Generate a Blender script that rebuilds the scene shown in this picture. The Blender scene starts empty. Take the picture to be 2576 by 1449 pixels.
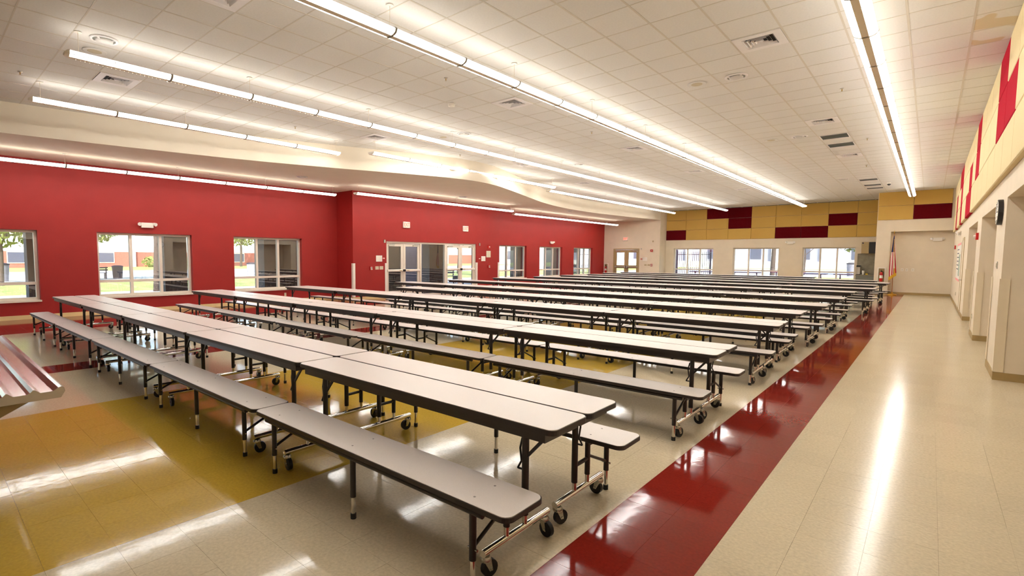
import bpy, math, random
from mathutils import Vector, Matrix
random.seed(7)
D = bpy.data
SC = bpy.context.scene
COL = SC.collection

# ------------------------------------------------------------------ camera
F_PX, YAW, PITCH, ROLL, CX, CY, CAM_H = 1276.85, 0.73889, 0.0717, 0.00493, 1174.26, 737.93, 1.60
fw = Vector((-math.sin(YAW) * math.cos(PITCH), math.cos(YAW) * math.cos(PITCH), -math.sin(PITCH)))
rt = Vector((math.cos(YAW), math.sin(YAW), 0.0))
up = rt.cross(fw)
c_, s_ = math.cos(ROLL), math.sin(ROLL)
rt, up = c_ * rt + s_ * up, -s_ * rt + c_ * up
cam_d = D.cameras.new('camera')
cam_d.sensor_fit = 'HORIZONTAL'
cam_d.sensor_width = 36.0
cam_d.lens = 36.0 * F_PX / 2576.0
cam_d.shift_x = (1288.0 - CX) / 2576.0
cam_d.shift_y = (CY - 724.5) / 2576.0
cam_d.clip_start = 0.05
cam_d.clip_end = 600
cam = D.objects.new('camera', cam_d)
COL.objects.link(cam)
cam.matrix_world = Matrix(((rt.x, up.x, -fw.x, 0), (rt.y, up.y, -fw.y, 0), (rt.z, up.z, -fw.z, CAM_H), (0, 0, 0, 1)))
SC.camera = cam

# ------------------------------------------------------------------ world, sun, exposure
world = D.worlds.new('sky')
SC.world = world
world.use_nodes = True
wn = world.node_tree
wn.nodes.clear()
w_out = wn.nodes.new('ShaderNodeOutputWorld')
w_bg = wn.nodes.new('ShaderNodeBackground')
w_sky = wn.nodes.new('ShaderNodeTexSky')
w_sky.sky_type = 'NISHITA'
w_sky.sun_disc = False
w_sky.sun_elevation = math.radians(42)
w_sky.sun_rotation = math.radians(130)
w_sky.air_density = 1.0
w_sky.dust_density = 2.0
w_bg.inputs['Strength'].default_value = 0.42
wn.links.new(w_sky.outputs[0], w_bg.inputs[0])
wn.links.new(w_bg.outputs[0], w_out.inputs[0])
sun_d = D.lights.new('sun', 'SUN')
sun_d.energy = 4.6
sun_d.color = (1.0, 0.95, 0.86)
sun_d.angle = math.radians(0.6)
sun = D.objects.new('sun', sun_d)
COL.objects.link(sun)
sun.location = (40, -40, 60)
sun.rotation_euler = Vector((-0.62, 0.52, -0.66)).to_track_quat('-Z', 'Y').to_euler()

SC.view_settings.view_transform = 'Standard'
SC.view_settings.look = 'None'
SC.view_settings.gamma = 1.0
SC.view_settings.use_curve_mapping = False
SC.view_settings.exposure = 0.90
try:
    SC.cycles.use_denoising = True
    SC.cycles.use_adaptive_sampling = True
    SC.cycles.adaptive_threshold = 0.2
    SC.cycles.max_bounces = 6
    SC.cycles.diffuse_bounces = 4
    SC.cycles.glossy_bounces = 3
    SC.cycles.transparent_max_bounces = 8
    SC.cycles.sample_clamp_indirect = 8.0
    SC.cycles.caustics_reflective = False
    SC.cycles.caustics_refractive = False
except Exception:
    pass
LAMP_STRENGTH = 15.0
UP_STRENGTH = 2.5
LAMP_COLOR = (0.99, 0.99, 0.98)

# ------------------------------------------------------------------ materials
def lin(r, g, b):
    def f(c):
        c /= 255.0
        return c / 12.92 if c <= 0.04045 else ((c + 0.055) / 1.055) ** 2.4
    return (f(r), f(g), f(b), 1.0)

MATS = {}
def mat(name, rgb, rough=0.6, metal=0.0, var=0.06, scale=6.0, bump=0.0, bscale=80.0, spec=0.5, coat=0.0, island=0.0, emit=None, estr=0.0):
    if name in MATS:
        return MATS[name]
    m = D.materials.new(name)
    m.use_nodes = True
    nt = m.node_tree
    b = nt.nodes['Principled BSDF']
    b.inputs['Roughness'].default_value = rough
    b.inputs['Metallic'].default_value = metal
    b.inputs['Specular IOR Level'].default_value = spec
    if coat:
        b.inputs['Coat Weight'].default_value = coat
        b.inputs['Coat Roughness'].default_value = 0.06
    col = lin(*rgb)
    geo = nt.nodes.new('ShaderNodeNewGeometry')
    nz = nt.nodes.new('ShaderNodeTexNoise')
    nz.inputs['Scale'].default_value = scale
    nz.inputs['Detail'].default_value = 4.0
    nt.links.new(geo.outputs['Position'], nz.inputs['Vector'])
    mr = nt.nodes.new('ShaderNodeMapRange')
    mr.inputs['From Min'].default_value = 0.3
    mr.inputs['From Max'].default_value = 0.7
    mr.inputs['To Min'].default_value = 1.0 - var
    mr.inputs['To Max'].default_value = 1.0 + var
    nt.links.new(nz.outputs['Fac'], mr.inputs['Value'])
    fac = mr.outputs['Result']
    if island:
        mr2 = nt.nodes.new('ShaderNodeMapRange')
        mr2.inputs['To Min'].default_value = 1.0 - island
        mr2.inputs['To Max'].default_value = 1.0 + island
        oi = nt.nodes.new('ShaderNodeObjectInfo')
        ad = nt.nodes.new('ShaderNodeMath'); ad.operation = 'ADD'
        fr = nt.nodes.new('ShaderNodeMath'); fr.operation = 'FRACT'
        nt.links.new(geo.outputs['Random Per Island'], ad.inputs[0])
        nt.links.new(oi.outputs['Random'], ad.inputs[1])
        nt.links.new(ad.outputs[0], fr.inputs[0])
        nt.links.new(fr.outputs[0], mr2.inputs['Value'])
        mu = nt.nodes.new('ShaderNodeMath'); mu.operation = 'MULTIPLY'
        nt.links.new(fac, mu.inputs[0]); nt.links.new(mr2.outputs['Result'], mu.inputs[1])
        fac = mu.outputs[0]
    sc = nt.nodes.new('ShaderNodeVectorMath'); sc.operation = 'SCALE'
    sc.inputs[0].default_value = col[:3]
    nt.links.new(fac, sc.inputs['Scale'])
    nt.links.new(sc.outputs['Vector'], b.inputs['Base Color'])
    if bump:
        nb = nt.nodes.new('ShaderNodeTexNoise')
        nb.inputs['Scale'].default_value = bscale
        nb.inputs['Detail'].default_value = 3.0
        nt.links.new(geo.outputs['Position'], nb.inputs['Vector'])
        bp = nt.nodes.new('ShaderNodeBump')
        bp.inputs['Strength'].default_value = bump
        bp.inputs['Distance'].default_value = 0.01
        nt.links.new(nb.outputs['Fac'], bp.inputs['Height'])
        nt.links.new(bp.outputs['Normal'], b.inputs['Normal'])
    if emit:
        b.inputs['Emission Color'].default_value = (*emit, 1.0)
        b.inputs['Emission Strength'].default_value = estr
    MATS[name] = m
    return m

def glass_mat(name, tint=(0.92, 0.96, 0.95), refl=1.0):
    m = D.materials.new(name); m.use_nodes = True
    nt = m.node_tree; nt.nodes.clear()
    out = nt.nodes.new('ShaderNodeOutputMaterial')
    tr = nt.nodes.new('ShaderNodeBsdfTransparent'); tr.inputs[0].default_value = (*tint, 1)
    gl = nt.nodes.new('ShaderNodeBsdfGlossy'); gl.inputs['Roughness'].default_value = 0.0
    nz = nt.nodes.new('ShaderNodeTexNoise'); nz.inputs['Scale'].default_value = 2.0
    mr = nt.nodes.new('ShaderNodeMapRange'); mr.inputs['To Min'].default_value = 0.97; mr.inputs['To Max'].default_value = 1.0
    geo = nt.nodes.new('ShaderNodeNewGeometry')
    nt.links.new(geo.outputs['Position'], nz.inputs['Vector']); nt.links.new(nz.outputs['Fac'], mr.inputs['Value'])
    nt.links.new(mr.outputs[0], gl.inputs['Color'])
    fr = nt.nodes.new('ShaderNodeFresnel'); fr.inputs['IOR'].default_value = 2.7 * refl
    mx = nt.nodes.new('ShaderNodeMixShader')
    nt.links.new(fr.outputs[0], mx.inputs[0]); nt.links.new(tr.outputs[0], mx.inputs[1]); nt.links.new(gl.outputs[0], mx.inputs[2])
    nt.links.new(mx.outputs[0], out.inputs[0])
    return m

M_CEIL = mat('ceiling tile', (221, 217, 210), 0.95, var=0.03, scale=40, bump=0.25, bscale=220, spec=0.1, island=0.018)
M_TEE = mat('ceiling tee', (205, 196, 180), 0.6, var=0.02)
M_SOFFIT = mat('soffit paint', (220, 207, 186), 0.9, var=0.02, scale=2, bump=0.05, spec=0.15)
M_CREAM = mat('cream wall paint', (224, 209, 184), 0.8, var=0.025, scale=3, bump=0.12, bscale=150, spec=0.25)
M_RED = mat('red wall paint', (158, 38, 33), 0.55, var=0.04, scale=2, bump=0.1, bscale=150, spec=0.3)
M_BASE = mat('tan rubber base', (164, 138, 88), 0.5, var=0.05)
M_BASEL = mat('pale rubber base', (222, 200, 142), 0.5, var=0.03)
def floor_mat(n, rgb, rough=0.08):
    m = mat(n, rgb, rough, var=0.10, scale=55, bump=0.045, bscale=11, spec=0.21, island=0.02)
    return m
M_FCREAM = floor_mat('cream floor tile', (202, 186, 156))
M_FRED = floor_mat('red floor tile', (130, 36, 26))
M_FYEL = floor_mat('mustard floor tile', (188, 153, 58))
M_FWORN = floor_mat('worn aisle floor tile', (202, 186, 156), 0.155)
M_GROUT = mat('floor seam', (150, 130, 98), 0.5)
M_LAM = mat('speckled laminate', (220, 209, 200), 0.32, var=0.05, scale=300, spec=0.45)
M_EDGE = mat('dark vinyl edge', (44, 36, 33), 0.45, var=0.05)
M_APRON = mat('dark apron enamel', (46, 38, 34), 0.28, var=0.05)
M_FRAME = mat('dark brown powder coat', (36, 30, 27), 0.35, var=0.06)
M_CHROME = mat('chrome', (225, 222, 215), 0.08, 1.0, var=0.03)
M_ZINC = mat('zinc plate', (190, 190, 182), 0.25, 1.0, var=0.08, scale=60)
M_RUBBER = mat('black rubber', (18, 17, 17), 0.5, var=0.08)
M_BOLT = mat('dull bolt head', (150, 140, 132), 0.4, 0.4)
M_WHITE = mat('white painted metal', (232, 224, 210), 0.45, var=0.02)
M_WFRAME = mat('window frame paint', (226, 214, 196), 0.4, var=0.02)
M_LAMPBODY = mat('lamp housing paint', (214, 200, 176), 0.5, var=0.02)
M_LENS = mat('lamp lens', (250, 246, 238), 0.4, var=0.01, emit=LAMP_COLOR, estr=LAMP_STRENGTH)
M_JOINT = mat('lamp joint band', (128, 118, 100), 0.6, var=0.02)
M_UPL = mat('lamp top lens', (250, 246, 238), 0.4, var=0.01, emit=LAMP_COLOR, estr=UP_STRENGTH)
M_DARK = mat('dark void', (24, 20, 18), 0.8, var=0.05)
M_VENT = mat('vent paint', (228, 222, 218), 0.5, var=0.02)
M_SPKW = mat('speaker grille', (206, 200, 192), 0.6, var=0.05, scale=200)
M_DISC = mat('beige cover disc', (196, 182, 152), 0.7, var=0.03)
M_PYEL = mat('mustard acoustic fabric', (204, 166, 88), 0.95, var=0.05, scale=120, bump=0.2, bscale=400, spec=0.1)
M_PMAR = mat('maroon acoustic fabric', (92, 6, 16), 0.95, var=0.05, scale=120, bump=0.2, bscale=400, spec=0.1)
M_PCRM = mat('cream acoustic fabric', (224, 205, 160), 0.95, var=0.03, scale=120, bump=0.2, bscale=400, spec=0.1)
M_PRED = mat('crimson acoustic fabric', (176, 14, 40), 0.95, var=0.05, scale=120, bump=0.2, bscale=400, spec=0.1)
M_TAND = mat('tan door paint', (176, 152, 104), 0.45, var=0.03)
M_ALUM = mat('brushed aluminium', (200, 194, 180), 0.35, 0.9, var=0.04)
M_STEEL = mat('stainless steel', (205, 200, 192), 0.16, 1.0, var=0.04, scale=30)
M_REDP = mat('red enamel', (190, 24, 20), 0.35, var=0.03)
M_PAPER = mat('white paper', (236, 230, 216), 0.7, var=0.02)
M_PLATE = mat('ivory plate', (222, 212, 184), 0.4, var=0.02)
M_PINK = mat('pink border', (240, 150, 150), 0.6)
M_GRN = mat('poster grey green', (150, 170, 150), 0.6, var=0.2, scale=6)
M_INK = mat('printed ink', (70, 66, 80), 0.6)
M_GOLD = mat('gold fringe', (206, 160, 30), 0.6, var=0.15, scale=80)
M_BLUE = mat('navy cloth', (28, 28, 74), 0.8, var=0.1)
M_FRD = mat('flag red cloth', (170, 22, 36), 0.8, var=0.08)
M_FWH = mat('flag white cloth', (230, 220, 206), 0.8, var=0.04)
M_WOOD = mat('varnished oak pole', (176, 112, 60), 0.35, var=0.1, scale=20)
M_BRASS = mat('brass', (190, 150, 60), 0.3, 1.0, var=0.05)
M_EXITL = mat('lit red letters', (230, 60, 40), 0.4, emit=(1.0, 0.10, 0.05), estr=1.6)
M_LED = mat('clear lamp head', (245, 240, 230), 0.15, var=0.02)
M_GLASS = glass_mat('window glass')
M_STONE = mat('grey green stone', (138, 130, 108), 0.5, var=0.15, scale=8)
M_BLACK = mat('black plastic', (20, 18, 18), 0.35)
M_GREYC = mat('grey cabinet', (120, 120, 110), 0.5, var=0.05)
M_YELL = mat('yellow plastic', (226, 190, 40), 0.5)
# outdoors
M_GRASS = mat('lawn', (150, 158, 84), 0.95, var=0.3, scale=1.2, bump=0.3, bscale=20)
M_CONC = mat('concrete walk', (166, 164, 160), 0.9, var=0.06, scale=3)
M_ASPH = mat('pale street', (178, 178, 182), 0.9, var=0.06)
M_BRICK = mat('brick red wall', (166, 96, 84), 0.9, var=0.15, scale=8)
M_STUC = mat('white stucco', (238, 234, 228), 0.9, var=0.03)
M_LAV = mat('stucco with painted shade', (150, 150, 168), 0.9, var=0.03)  # copy of the stucco with bluish sky-lit shade put into its colour
M_LEAF = mat('leaves', (120, 132, 66), 0.8, var=0.35, scale=1.5)
M_BARK = mat('bark', (78, 66, 60), 0.95, var=0.3, scale=14, bump=0.6, bscale=30)
M_WGL = mat('far window glass', (84, 88, 108), 0.1, var=0.05)
M_IRON = mat('dark iron', (40, 38, 50), 0.6)
M_PURP = mat('maroon coated steel', (96, 34, 66), 0.5)
M_GREYCAN = mat('grey bin', (132, 130, 140), 0.6, var=0.1)
M_PIER = mat('grey masonry', (104, 100, 96), 0.9, var=0.06, scale=3)

# ------------------------------------------------------------------ mesh builder
class MB:
    def __init__(s):
        s.v = []; s.f = []; s.m = []; s.sm = []
    def add(s, vs, fs, mi=0, smooth=False):
        o = len(s.v); s.v += [tuple(p) for p in vs]
        for f in fs:
            s.f.append(tuple(i + o for i in f)); s.m.append(mi); s.sm.append(smooth)
        return s
    def box(s, x0, y0, z0, x1, y1, z1, mi=0):
        x0, x1 = min(x0, x1), max(x0, x1); y0, y1 = min(y0, y1), max(y0, y1); z0, z1 = min(z0, z1), max(z0, z1)
        return s.add([(x0, y0, z0), (x1, y0, z0), (x1, y1, z0), (x0, y1, z0), (x0, y0, z1), (x1, y0, z1), (x1, y1, z1), (x0, y1, z1)],
                     [(0, 3, 2, 1), (4, 5, 6, 7), (0, 1, 5, 4), (1, 2, 6, 5), (2, 3, 7, 6), (3, 0, 4, 7)], mi)
    def tube(s, p, q, r, n=10, r2=None, mi=0, caps=True):
        p = Vector(p); q = Vector(q); d = (q - p).normalized()
        a = d.orthogonal().normalized(); b = d.cross(a); r2 = r if r2 is None else r2
        vs = []
        for c, rr in ((p, r), (q, r2)):
            for k in range(n):
                t = 2 * math.pi * k / n
                vs.append(c + (a * math.cos(t) + b * math.sin(t)) * rr)
        s.add(vs, [(k, (k + 1) % n, n + (k + 1) % n, n + k) for k in range(n)], mi, True)
        if caps:
            s.add(vs[:n], [tuple(range(n - 1, -1, -1))], mi)
            s.add(vs[n:], [tuple(range(n))], mi)
        return s
    def path(s, pts, r, n=8, mi=0):
        for a, b in zip(pts[:-1], pts[1:]):
            s.tube(a, b, r, n, mi=mi)
        return s
    def lathe(s, prof, c=(0, 0, 0), n=16, mi=0):
        vs = []
        for r, z in prof:
            for k in range(n):
                t = 2 * math.pi * k / n
                vs.append((c[0] + r * math.cos(t), c[1] + r * math.sin(t), c[2] + z))
        fs = []
        for j in range(len(prof) - 1):
            for k in range(n):
                fs.append((j * n + k, j * n + (k + 1) % n, (j + 1) * n + (k + 1) % n, (j + 1) * n + k))
        s.add(vs, fs, mi, True)
        s.add(vs[:n], [tuple(range(n - 1, -1, -1))], mi)
        s.add(vs[-n:], [tuple(range(n))], mi)
        return s
    def prism(s, poly, z0, z1, mi=0, side_mi=None, top=True, bottom=True):
        n = len(poly); side_mi = mi if side_mi is None else side_mi
        vs = [(x, y, z0) for x, y in poly] + [(x, y, z1) for x, y in poly]
        s.add(vs, [(k, (k + 1) % n, n + (k + 1) % n, n + k) for k in range(n)], side_mi)
        if bottom: s.add(vs[:n], [tuple(range(n - 1, -1, -1))], mi)
        if top: s.add(vs[n:], [tuple(range(n))], mi)
        return s
    def extrude_x(s, prof, x0, x1, mi=0):      # prof = closed list of (y, z)
        n = len(prof)
        vs = [(x0, y, z) for y, z in prof] + [(x1, y, z) for y, z in prof]
        s.add(vs, [(k, n + k, n + (k + 1) % n, (k + 1) % n) for k in range(n)], mi)
        s.add(vs[:n], [tuple(range(n))], mi); s.add(vs[n:], [tuple(range(n - 1, -1, -1))], mi)
        return s
    def extrude_y(s, prof, y0, y1, mi=0):      # prof = closed list of (x, z)
        n = len(prof)
        vs = [(x, y0, z) for x, z in prof] + [(x, y1, z) for x, z in prof]
        s.add(vs, [(k, (k + 1) % n, n + (k + 1) % n, n + k) for k in range(n)], mi)
        s.add(vs[:n], [tuple(range(n - 1, -1, -1))], mi); s.add(vs[n:], [tuple(range(n))], mi)
        return s
    def mesh(s, name, mats):
        me = D.meshes.new(name)
        me.from_pydata(s.v, [], s.f)
        for m in (mats if isinstance(mats, (list, tuple)) else [mats]):
            me.materials.append(m)
        me.polygons.foreach_set('material_index', s.m)
        me.polygons.foreach_set('use_smooth', s.sm)
        me.update()
        return me
    def build(s, name, mats, parent=None, loc=None, rz=0.0):
        return inst(name, s.mesh(name, mats), parent, loc, rz)

def inst(name, me, parent=None, loc=None, rz=0.0):
    o = D.objects.new(name, me); COL.objects.link(o)
    if parent is not None: o.parent = parent
    if loc is not None: o.location = loc
    if rz: o.rotation_euler = (0, 0, rz)
    return o
def empty(name, loc=(0, 0, 0), rz=0.0):
    o = D.objects.new(name, None); COL.objects.link(o)
    o.empty_display_size = 0.1
    o.location = loc; o.rotation_euler = (0, 0, rz)
    return o
def tag(o, label, cat, group=None):
    o['label'] = label; o['category'] = cat
    if group: o['group'] = group
    return o
def thing(name, label, cat, loc=(0, 0, 0), rz=0.0, group=None):
    return tag(empty(name, loc, rz), label, cat, group)
def struct(o, label=None):
    o['kind'] = 'structure'
    if label: o['label'] = label
    return o
KIDS = {}
def copy_tree(o, parent=None):
    c = o.copy(); COL.objects.link(c)
    if parent is not None: c.parent = parent
    for ch in KIDS[o.name]:
        copy_tree(ch, c)
    return c
def index_tree(o):
    KIDS[o.name] = list(o.children)
    for ch in o.children: index_tree(ch)
def rounded(x0, y0, x1, y1, r, n=5):
    pts = []
    for cx, cy, a0 in ((x1 - r, y0 + r, -90), (x1 - r, y1 - r, 0), (x0 + r, y1 - r, 90), (x0 + r, y0 + r, 180)):
        for k in range(n + 1):
            a = math.radians(a0 + 90 * k / n)
            pts.append((cx + r * math.cos(a), cy + r * math.sin(a)))
    return pts
ORD = ['first', 'second', 'third', 'fourth', 'fifth', 'sixth', 'seventh', 'eighth', 'ninth', 'tenth', 'eleventh', 'twelfth']

# ------------------------------------------------------------------ the shell
CEIL, SOFF = 4.575, 3.97
XR, XL, XB = 0.70, -16.5, -15.5          # right wall, red wall, red bump-out
YF, YD, YP, YK = -4.0, 32.0, 33.0, 29.7  # front wall, door wall, panel wall, bulkhead wall
T = 0.3048

# floor -------------------------------------------------------------
flo = struct(MB().box(-16.9, YF - .3, -.20, 2.2, 33.4, -.004).build('floor', M_GROUT))
def floor_mi(x):
    if -1.41 < x < -0.80: return 1
    if -6.59 < x < -3.24: return 2
    if -9.335 < x < -8.725: return 1
    if x < -13.6: return 1
    if x > -0.80: return 3
    return 0
tiles = []
i0, i1 = int((-16.5 + .80) / T) - 1, int((1.9 + .80) / T) + 1
for i in range(i0, i1):
    x0 = -0.80 + i * T
    for j in range(int(YF / T) - 1, int(33.0 / T) + 1):
        y0 = 0.08 + j * T
        if x0 + T > 1.9 or x0 < -16.75 or y0 < YF or y0 + T > 33.05: continue
        tiles.append((x0, y0))
FM = [M_FCREAM, M_FRED, M_FYEL, M_FWORN]
def vis_rank(t):
    x, y = t[0] + T / 2, t[1] + T / 2
    d = Vector((x, y, -CAM_H)); z = d.dot(fw)
    if z < .3: return 1e6
    u, v = CX + F_PX * d.dot(rt) / z, CY - F_PX * d.dot(up) / z
    if not (-60 < u < 2636 and v < 1520): return 1e5 + d.length
    return d.length
tiles.sort(key=vis_rank)
g = 0.0005
tm = []
for k in range(4):
    tm.append(MB().box(g, g, -.004, T - g, T - g, 0).mesh('floor_tile', FM[k]))
for x0, y0 in tiles[:290]:
    o = inst('floor_tile', tm[floor_mi(x0 + T / 2)], flo, (x0, y0, -.0004))
    o.rotation_euler = (random.gauss(0, .0006), random.gauss(0, .0006), 0)
mb = MB()
for x0, y0 in tiles[290:]:
    ta, tb = random.gauss(0, .0001), random.gauss(0, .0001)
    mb.add([(x0 + g, y0 + g, -.0005 - ta - tb), (x0 + T - g, y0 + g, -.0005 + ta - tb), (x0 + T - g, y0 + T - g, -.0005 + ta + tb), (x0 + g, y0 + T - g, -.0005 - ta + tb)], [(0, 1, 2, 3)], floor_mi(x0 + T / 2))
o = mb.build('floor_tile_field', FM, flo); o['kind'] = 'stuff'

# soffit with its wavy fascia ------------------------------------------
FP = [(-4.3, -13.85), (-1.5, -13.75), (1.3, -13.5), (3.2, -13.2), (5.6, -12.70), (7.85, -11.98), (10.1, -11.13), (11.2, -10.78), (12.2, -10.66), (13.3, -10.8),
      (14.5, -11.16), (17.2, -12.08), (18.8, -12.6), (20.8, -13.06), (22.8, -13.3), (24.9, -13.34), (28.8, -13.06), (32.0, -12.70)]
def fascia(y):
    if y <= FP[0][0]: return FP[0][1]
    if y >= FP[-1][0]: return FP[-1][1]
    for k in range(len(FP) - 1):
        if FP[k][0] <= y <= FP[k + 1][0]:
            p0 = FP[max(k - 1, 0)]; p1 = FP[k]; p2 = FP[k + 1]; p3 = FP[min(k + 2, len(FP) - 1)]
            t = (y - p1[0]) / (p2[0] - p1[0]); h = p2[0] - p1[0]
            m1 = (p2[1] - p0[1]) / max(p2[0] - p0[0], 1e-6) * h; m2 = (p3[1] - p1[1]) / max(p3[0] - p1[0], 1e-6) * h
            return (2 * t**3 - 3 * t**2 + 1) * p1[1] + (t**3 - 2 * t**2 + t) * m1 + (-2 * t**3 + 3 * t**2) * p2[1] + (t**3 - t**2) * m2
mb = MB()
N = 120
ys = [YF + (YD - YF) * k / N for k in range(N + 1)]
vs = []
for y in ys:
    xf = fascia(y)
    vs += [(xf, y, CEIL + .02), (xf, y, SOFF), (XL - .2, y, SOFF)]
fs, fs2 = [], []
for k in range(N):
    a, b = 3 * k, 3 * k + 3
    fs.append((a, b, b + 1, a + 1)); fs2.append((a + 1, b + 1, b + 2, a + 2))
mb.add(vs, fs, 0, True); mb.add(vs, fs2, 0)
struct(mb.build('ceiling_soffit', M_SOFFIT))

# ceiling -----------------------------------------------------------
cei = struct(MB().box(-16.9, YF - .3, CEIL + .03, 2.2, 33.4, CEIL + .12).build('ceiling', M_DARK))
G = 0.6096
GX, GY = -2.799, 7.115
VENTS = [(-6.16, 2.74), (-10.33, 2.54), (-6.07, 7.97), (-1.884, 8.018), (-1.877, 13.52), (-10.28, 7.91), (-6.05, 13.54), (-1.895, 18.36), (-10.1, 13.37), (-6.1, 18.31), (-10.3, 18.13), (-6.1, 24.64)]
def cell(x, y): return (math.floor((x - GX) / G), math.floor((y - GY) / G))
GRILLES = [(-1.887, 15.32), (-1.885, 16.6), (-1.9, 24.69), (-1.9, 26.5), (-1.9, 27.7)]
vent_cells = {cell(*v) for v in VENTS + GRILLES}
STAINS = [(0.45, 9.2), (0.45, 10.0)]
M_STAIN = mat('water stained tile', (221, 217, 210), 0.95, var=0.03, scale=40, bump=0.25, bscale=220, spec=0.1)
_nt = M_STAIN.node_tree; _b = _nt.nodes['Principled BSDF']; _src = _b.inputs['Base Color'].links[0].from_socket
_g = _nt.nodes.new('ShaderNodeNewGeometry'); _n = _nt.nodes.new('ShaderNodeTexNoise'); _n.inputs['Scale'].default_value = 2.2; _n.inputs['Detail'].default_value = 1.0
_r = _nt.nodes.new('ShaderNodeValToRGB'); _r.color_ramp.elements[0].position = .50; _r.color_ramp.elements[1].position = .53
_m = _nt.nodes.new('ShaderNodeMix'); _m.data_type = 'RGBA'; _m.inputs[7].default_value = lin(210, 195, 164)
_nt.links.new(_g.outputs['Position'], _n.inputs['Vector']); _nt.links.new(_n.outputs['Fac'], _r.inputs[0]); _nt.links.new(_r.outputs[0], _m.inputs[0])
_nt.links.new(_src, _m.inputs[6]); _nt.links.new(_m.outputs[2], _b.inputs['Base Color'])
ct = []
for i in range(-19, 7):
    for j in range(-20, 44):
        x0, y0 = GX + i * G, GY + j * G
        if x0 >= XR or y0 + G > 33.3 or y0 < YF - G: continue
        if x0 + G < min(fascia(y0), fascia(y0 + G)): continue
        if (i, j) in vent_cells: continue
        ct.append((x0, y0, min(x0 + G, XR), i, j))
def crank(t):
    d = Vector((t[0] + G / 2, t[1] + G / 2, CEIL - CAM_H)); z = d.dot(fw)
    if z < .3: return 1e6
    u, v = CX + F_PX * d.dot(rt) / z, CY - F_PX * d.dot(up) / z
    if not (-120 < u < 2690 and v > -120): return 1e5 + d.length
    return d.length
ct.sort(key=crank)
cm = MB().box(.004, .004, 0, G - .004, G - .004, .02).mesh('ceiling_tile', M_CEIL)
rest = MB()
nind = 0
stain_cells = {cell(*v) for v in STAINS}
for x0, y0, x1, i, j in ct:
    if (i, j) in stain_cells:
        MB().box(.004, .004, 0, x1 - x0 - .004, G - .004, .02).build('ceiling_tile', M_STAIN, cei, (x0, y0, CEIL))
    elif nind < 285 and x1 - x0 > G - .01:
        inst('ceiling_tile', cm, cei, (x0, y0, CEIL)); nind += 1
    else:
        rest.box(x0 + .004, y0 + .004, CEIL, x1 - .004, y0 + G - .004, CEIL + .02)
o = rest.build('ceiling_tile_field', M_CEIL, cei); o['kind'] = 'stuff'
for i in range(-18, 7):
    x = GX + i * G
    if x < XR: MB().box(x - .012, YF, CEIL - .003, x + .012, 33.0, CEIL + .004).build('ceiling_tee', M_TEE, cei)
for j in range(-18, 44):
    y = GY + j * G
    if YF < y < 33: MB().box(fascia(min(y, 32)) - .1 if y < 32 else -12.7, y - .008, CEIL - .0025, XR, y + .008, CEIL + .004).build('ceiling_cross_tee', M_TEE, cei)
struct(MB().box(-17.4, YF - .6, CEIL + .2, 2.4, 33.8, CEIL + .45).build('roof', M_CONC))  # unseen slab above the ceiling, added to block sky light

# left (red) wall -----------------------------------------------------
WT = 0.30
def wall_x(mb, xf, xb, y0, y1, z1, opens, mi=0):
    """wall in a plane X = xf, reaching back to xb, with openings (ya, yb, za, zb)"""
    y = y0
    for ya, yb, za, zb in sorted(opens):
        mb.box(xb, y, 0, xf, ya, z1, mi)
        if za > 0: mb.box(xb, ya, 0, xf, yb, za, mi)
        mb.box(xb, ya, zb, xf, yb, z1, mi)
        y = yb
    mb.box(xb, y, 0, xf, y1, z1, mi)
def wall_y(mb, yf, yb, x0, x1, z1, opens, mi=0):
    x = x0
    for xa, xb, za, zb in sorted(opens):
        mb.box(x, yf, 0, xa, yb, z1, mi)
        if za > 0: mb.box(xa, yf, 0, xb, yb, za, mi)
        mb.box(xa, yf, zb, xb, yb, z1, mi)
        x = xb
    mb.box(x, yf, 0, x1, yb, z1, mi)
WZ0, WZ1 = 0.47, 2.215
WINL = [(-3.80, -1.42), (-0.19, 2.19), (3.415, 5.78), (7.03, 9.41), (20.6, 23.0), (24.27, 26.68), (28.02, 30.42)]
mb = MB()
wall_x(mb, XL, XL - WT, YF - .3, 10.87, CEIL, [(a, b, WZ0, WZ1) for a, b in WINL[:4]])
wall_x(mb, XL, XL - WT, 19.31, YD + .3, CEIL, [(a, b, WZ0, WZ1) for a, b in WINL[4:]])
DOORL = (12.41, 17.65)
wall_x(mb, XB, XB - WT, 10.87, 19.31, CEIL, [(DOORL[0], DOORL[1], 0, 2.19)])
mb.box(XL - WT, 10.87, 0, XB - WT, 11.17, CEIL); mb.box(XL - WT, 19.01, 0, XB - WT, 19.31, CEIL)
struct(mb.build('wall_left', M_RED))
# back walls
mb = MB()
DOORB = (-15.81, -14.0)
wall_y(mb, YD, YD + .3, XL, -12.68, CEIL, [(DOORB[0], DOORB[1], 0, 2.2)])
mb.box(-13.0, YD + .3, 0, -12.68, YP + .3, CEIL)
struct(mb.build('wall_corner', M_CREAM))
mb = MB()
WINB = [(-12.17, -9.79), (-8.69, -6.315), (-5.21, -2.865)]
wall_y(mb, YP, YP + .3, -12.68, -1.6, CEIL, [(a, b, WZ0, 2.2) for a, b in WINB])
struct(mb.build('wall_back', M_CREAM))
mb = MB()
mb.box(-1.88, YK, 0, -1.37, YP, CEIL)
mb.box(-1.37, YK, 2.82, XR, YK + .25, CEIL)
mb.box(-1.37, 30.08, 0, XR + .02, 30.4, 3.2)
mb.box(-1.37, YK + .25, 2.82, XR, 30.08, 3.0)
struct(mb.build('wall_alcove', M_CREAM))
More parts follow.
